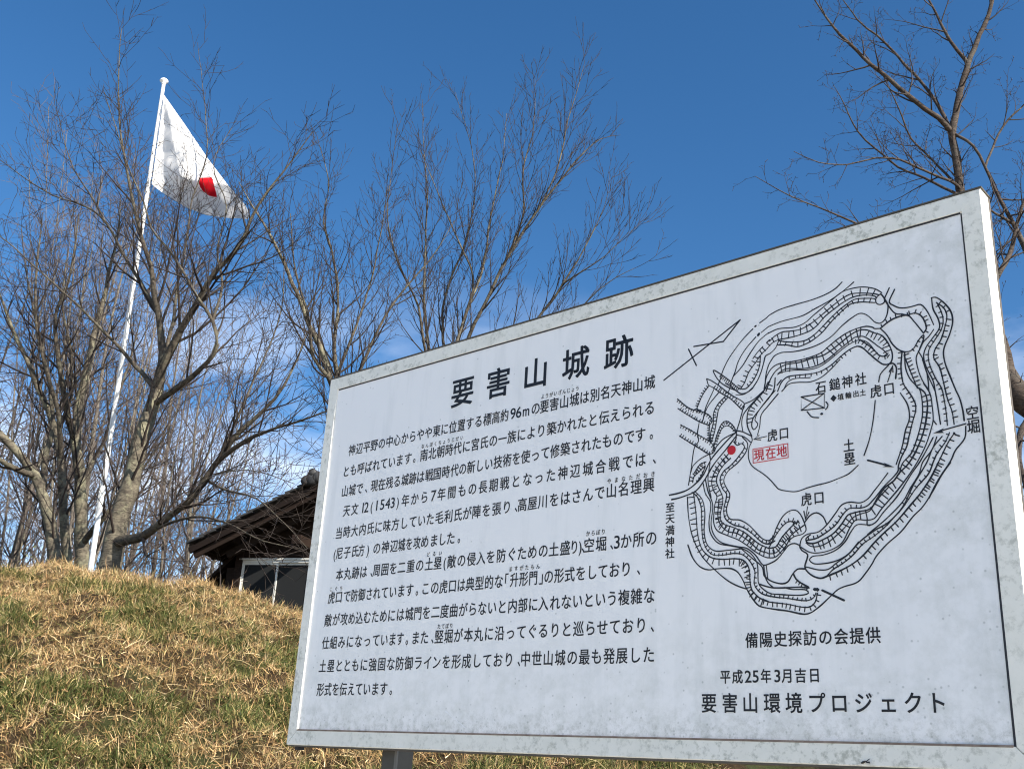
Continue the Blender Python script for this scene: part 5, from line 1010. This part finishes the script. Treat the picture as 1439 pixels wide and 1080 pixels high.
# eave battens and rafter tails under the left eave
for k in range(9):
    y = YV + .2 + k * .42
    slab(ex + .02, ez - .10, ex + 1.25, ez - .10 + sl * 1.23, y, y + .07, .10, M['wood'], 'rafter', house)
slab(ex - .03, ez - .05, ex + .05, ez - .05 + sl * .08, YV, DY, .10, M['wood'], 'fascia', house)
for k in range(14):
    m = MB(); y = YV + .12 + k * .33; m.rev(H(ex - .05, y, ez + .035), [(.055, 0), (.055, .06)], 10, (HX * -1)); m.build('eave_tile_end', M['tile'], house)
# purlin ends in the gable
for px, py in ((325, 755), (420, 758)):
    x, z = facade(px, py, YV + .3); m = MB(); hbox(m, x - .09, x + .09, YV + .2, .1, z - .09, z + .07); m.build('purlin', M['wood_red'], house, bevel=.01)
xw, _ = facade(331, 800)
xw2 = 2 * xr - xw
# front wall: boards above, window opening, corner post
wx0, wz1 = facade(340, 787); wmx, _ = facade(388, 800); _, wz0 = facade(345, 905)
WW = (wmx - wx0) * 2 + .04; wx1 = wx0 + WW
ztop = lambda x: ez + sl * (x - ex if x < xr else xe2 - x) - .06
bz = [wz1 + .05 + k * .16 for k in range(14)]
for k, z in enumerate(bz):
    z1 = z + .155
    xl = max(xw + .10, ex + (z1 + .02 - ez) / sl + .1); xh = 2 * xr - xl
    if xh - xl < .3: break
    m = MB(); hbox(m, xl, xh, .0, .03, z, z1); m.build('wall_board', M['wood_red'] if k < 2 else M['wood'], house)
z = wz0
m = MB(); hbox(m, xw + .1, xw2 - .1, .035, .10, zb, ztop(xw) - .05); 
hb = MB(); hbox(hb, xw + .1, wx0, .0, .03, zb, wz1 + .04); hb.build('wall_board', M['wood_red'], house)
k = 0; zz = wz0 - .04
while zz > zb:
    b_ = MB(); hbox(b_, wx0, xw2 - .1, .0, .03, zz - .155, zz); b_.build('wall_board', M['wood'], house); zz -= .16
hb = MB(); hbox(hb, wx1, xw2 - .1, .0, .03, wz0 - .03, wz1 + .04); hb.build('wall_board', M['wood'], house)
for x in (xw, xw2 - .14):
    m = MB(); hbox(m, x, x + .14, -.05, .12, zb, ztop(x + .07) + .02); m.build('corner_post', M['wood_red'], house, bevel=.008)
x, z = facade(322, 790); m = MB(); hbox(m, xw - .16, xw, -.02, .06, zb, z - .1); m.build('storage_box', M['wood_red'], house)
m = MB(); hbox(m, xw, xw2, .14, .20, zb, ez); hbox(m, xw, xw + .08, .2, DY - .3, zb, ez); hbox(m, xw2 - .08, xw2, .2, DY - .3, zb, ez); hbox(m, xw, xw2, DY - .4, DY - .32, zb, ez)
m = MB(); hbox(m, xw, xw + .08, .13, DY - .3, zb, ez + .1); hbox(m, xw2 - .08, xw2, .13, DY - .3, zb, ez + .1); hbox(m, xw, xw2, DY - .29, DY - .2, zb, ez + .1); m.build('wall', M['wood'], house)
# lean-to roof edge falling away at the left
x0, z0 = facade(298, 806); x1, z1 = facade(322, 783)
slab(x0 - .25, z0 - .23, x1 + .05, z1 + .04, .1, 2.2, .06, M['wood_red'], 'lean_to_roof', house)
# sliding window
wf = MB(); t = .045
hbox(wf, wx0, wx1, -.03, .05, wz1 - t, wz1 + .0); hbox(wf, wx0, wx1, -.03, .05, wz0, wz0 + t); hbox(wf, wx0, wx0 + t, -.03, .05, wz0 + t, wz1 - t); hbox(wf, wx1 - t, wx1, -.03, .05, wz0 + t, wz1 - t)
w = wf.build('window', M['alu'], house)
m = MB(); hbox(m, wx0 - .03, wx1 + .03, -.05, -.031, wz1 - .0, wz1 + .03); m.build('window_head', M['alu'], w)
mid = (wx0 + wx1) / 2
for a, b, y in ((wx0 + t, mid + .02, .0), (mid - .02, wx1 - t, .025)):
    m = MB(); hbox(m, a, a + .035, y - .012, y + .012, wz0 + t, wz1 - t); hbox(m, b - .035, b, y - .012, y + .012, wz0 + t, wz1 - t)
    hbox(m, a + .035, b - .035, y - .012, y + .012, wz1 - t - .035, wz1 - t); hbox(m, a + .035, b - .035, y - .012, y + .012, wz0 + t, wz0 + t + .05); m.build('sash', M['alu'], w)
    m = MB(); hbox(m, a + .03, b - .03, y - .003, y + .003, wz0 + t + .04, wz1 - t - .03); m.build('pane', M['glass'], w)
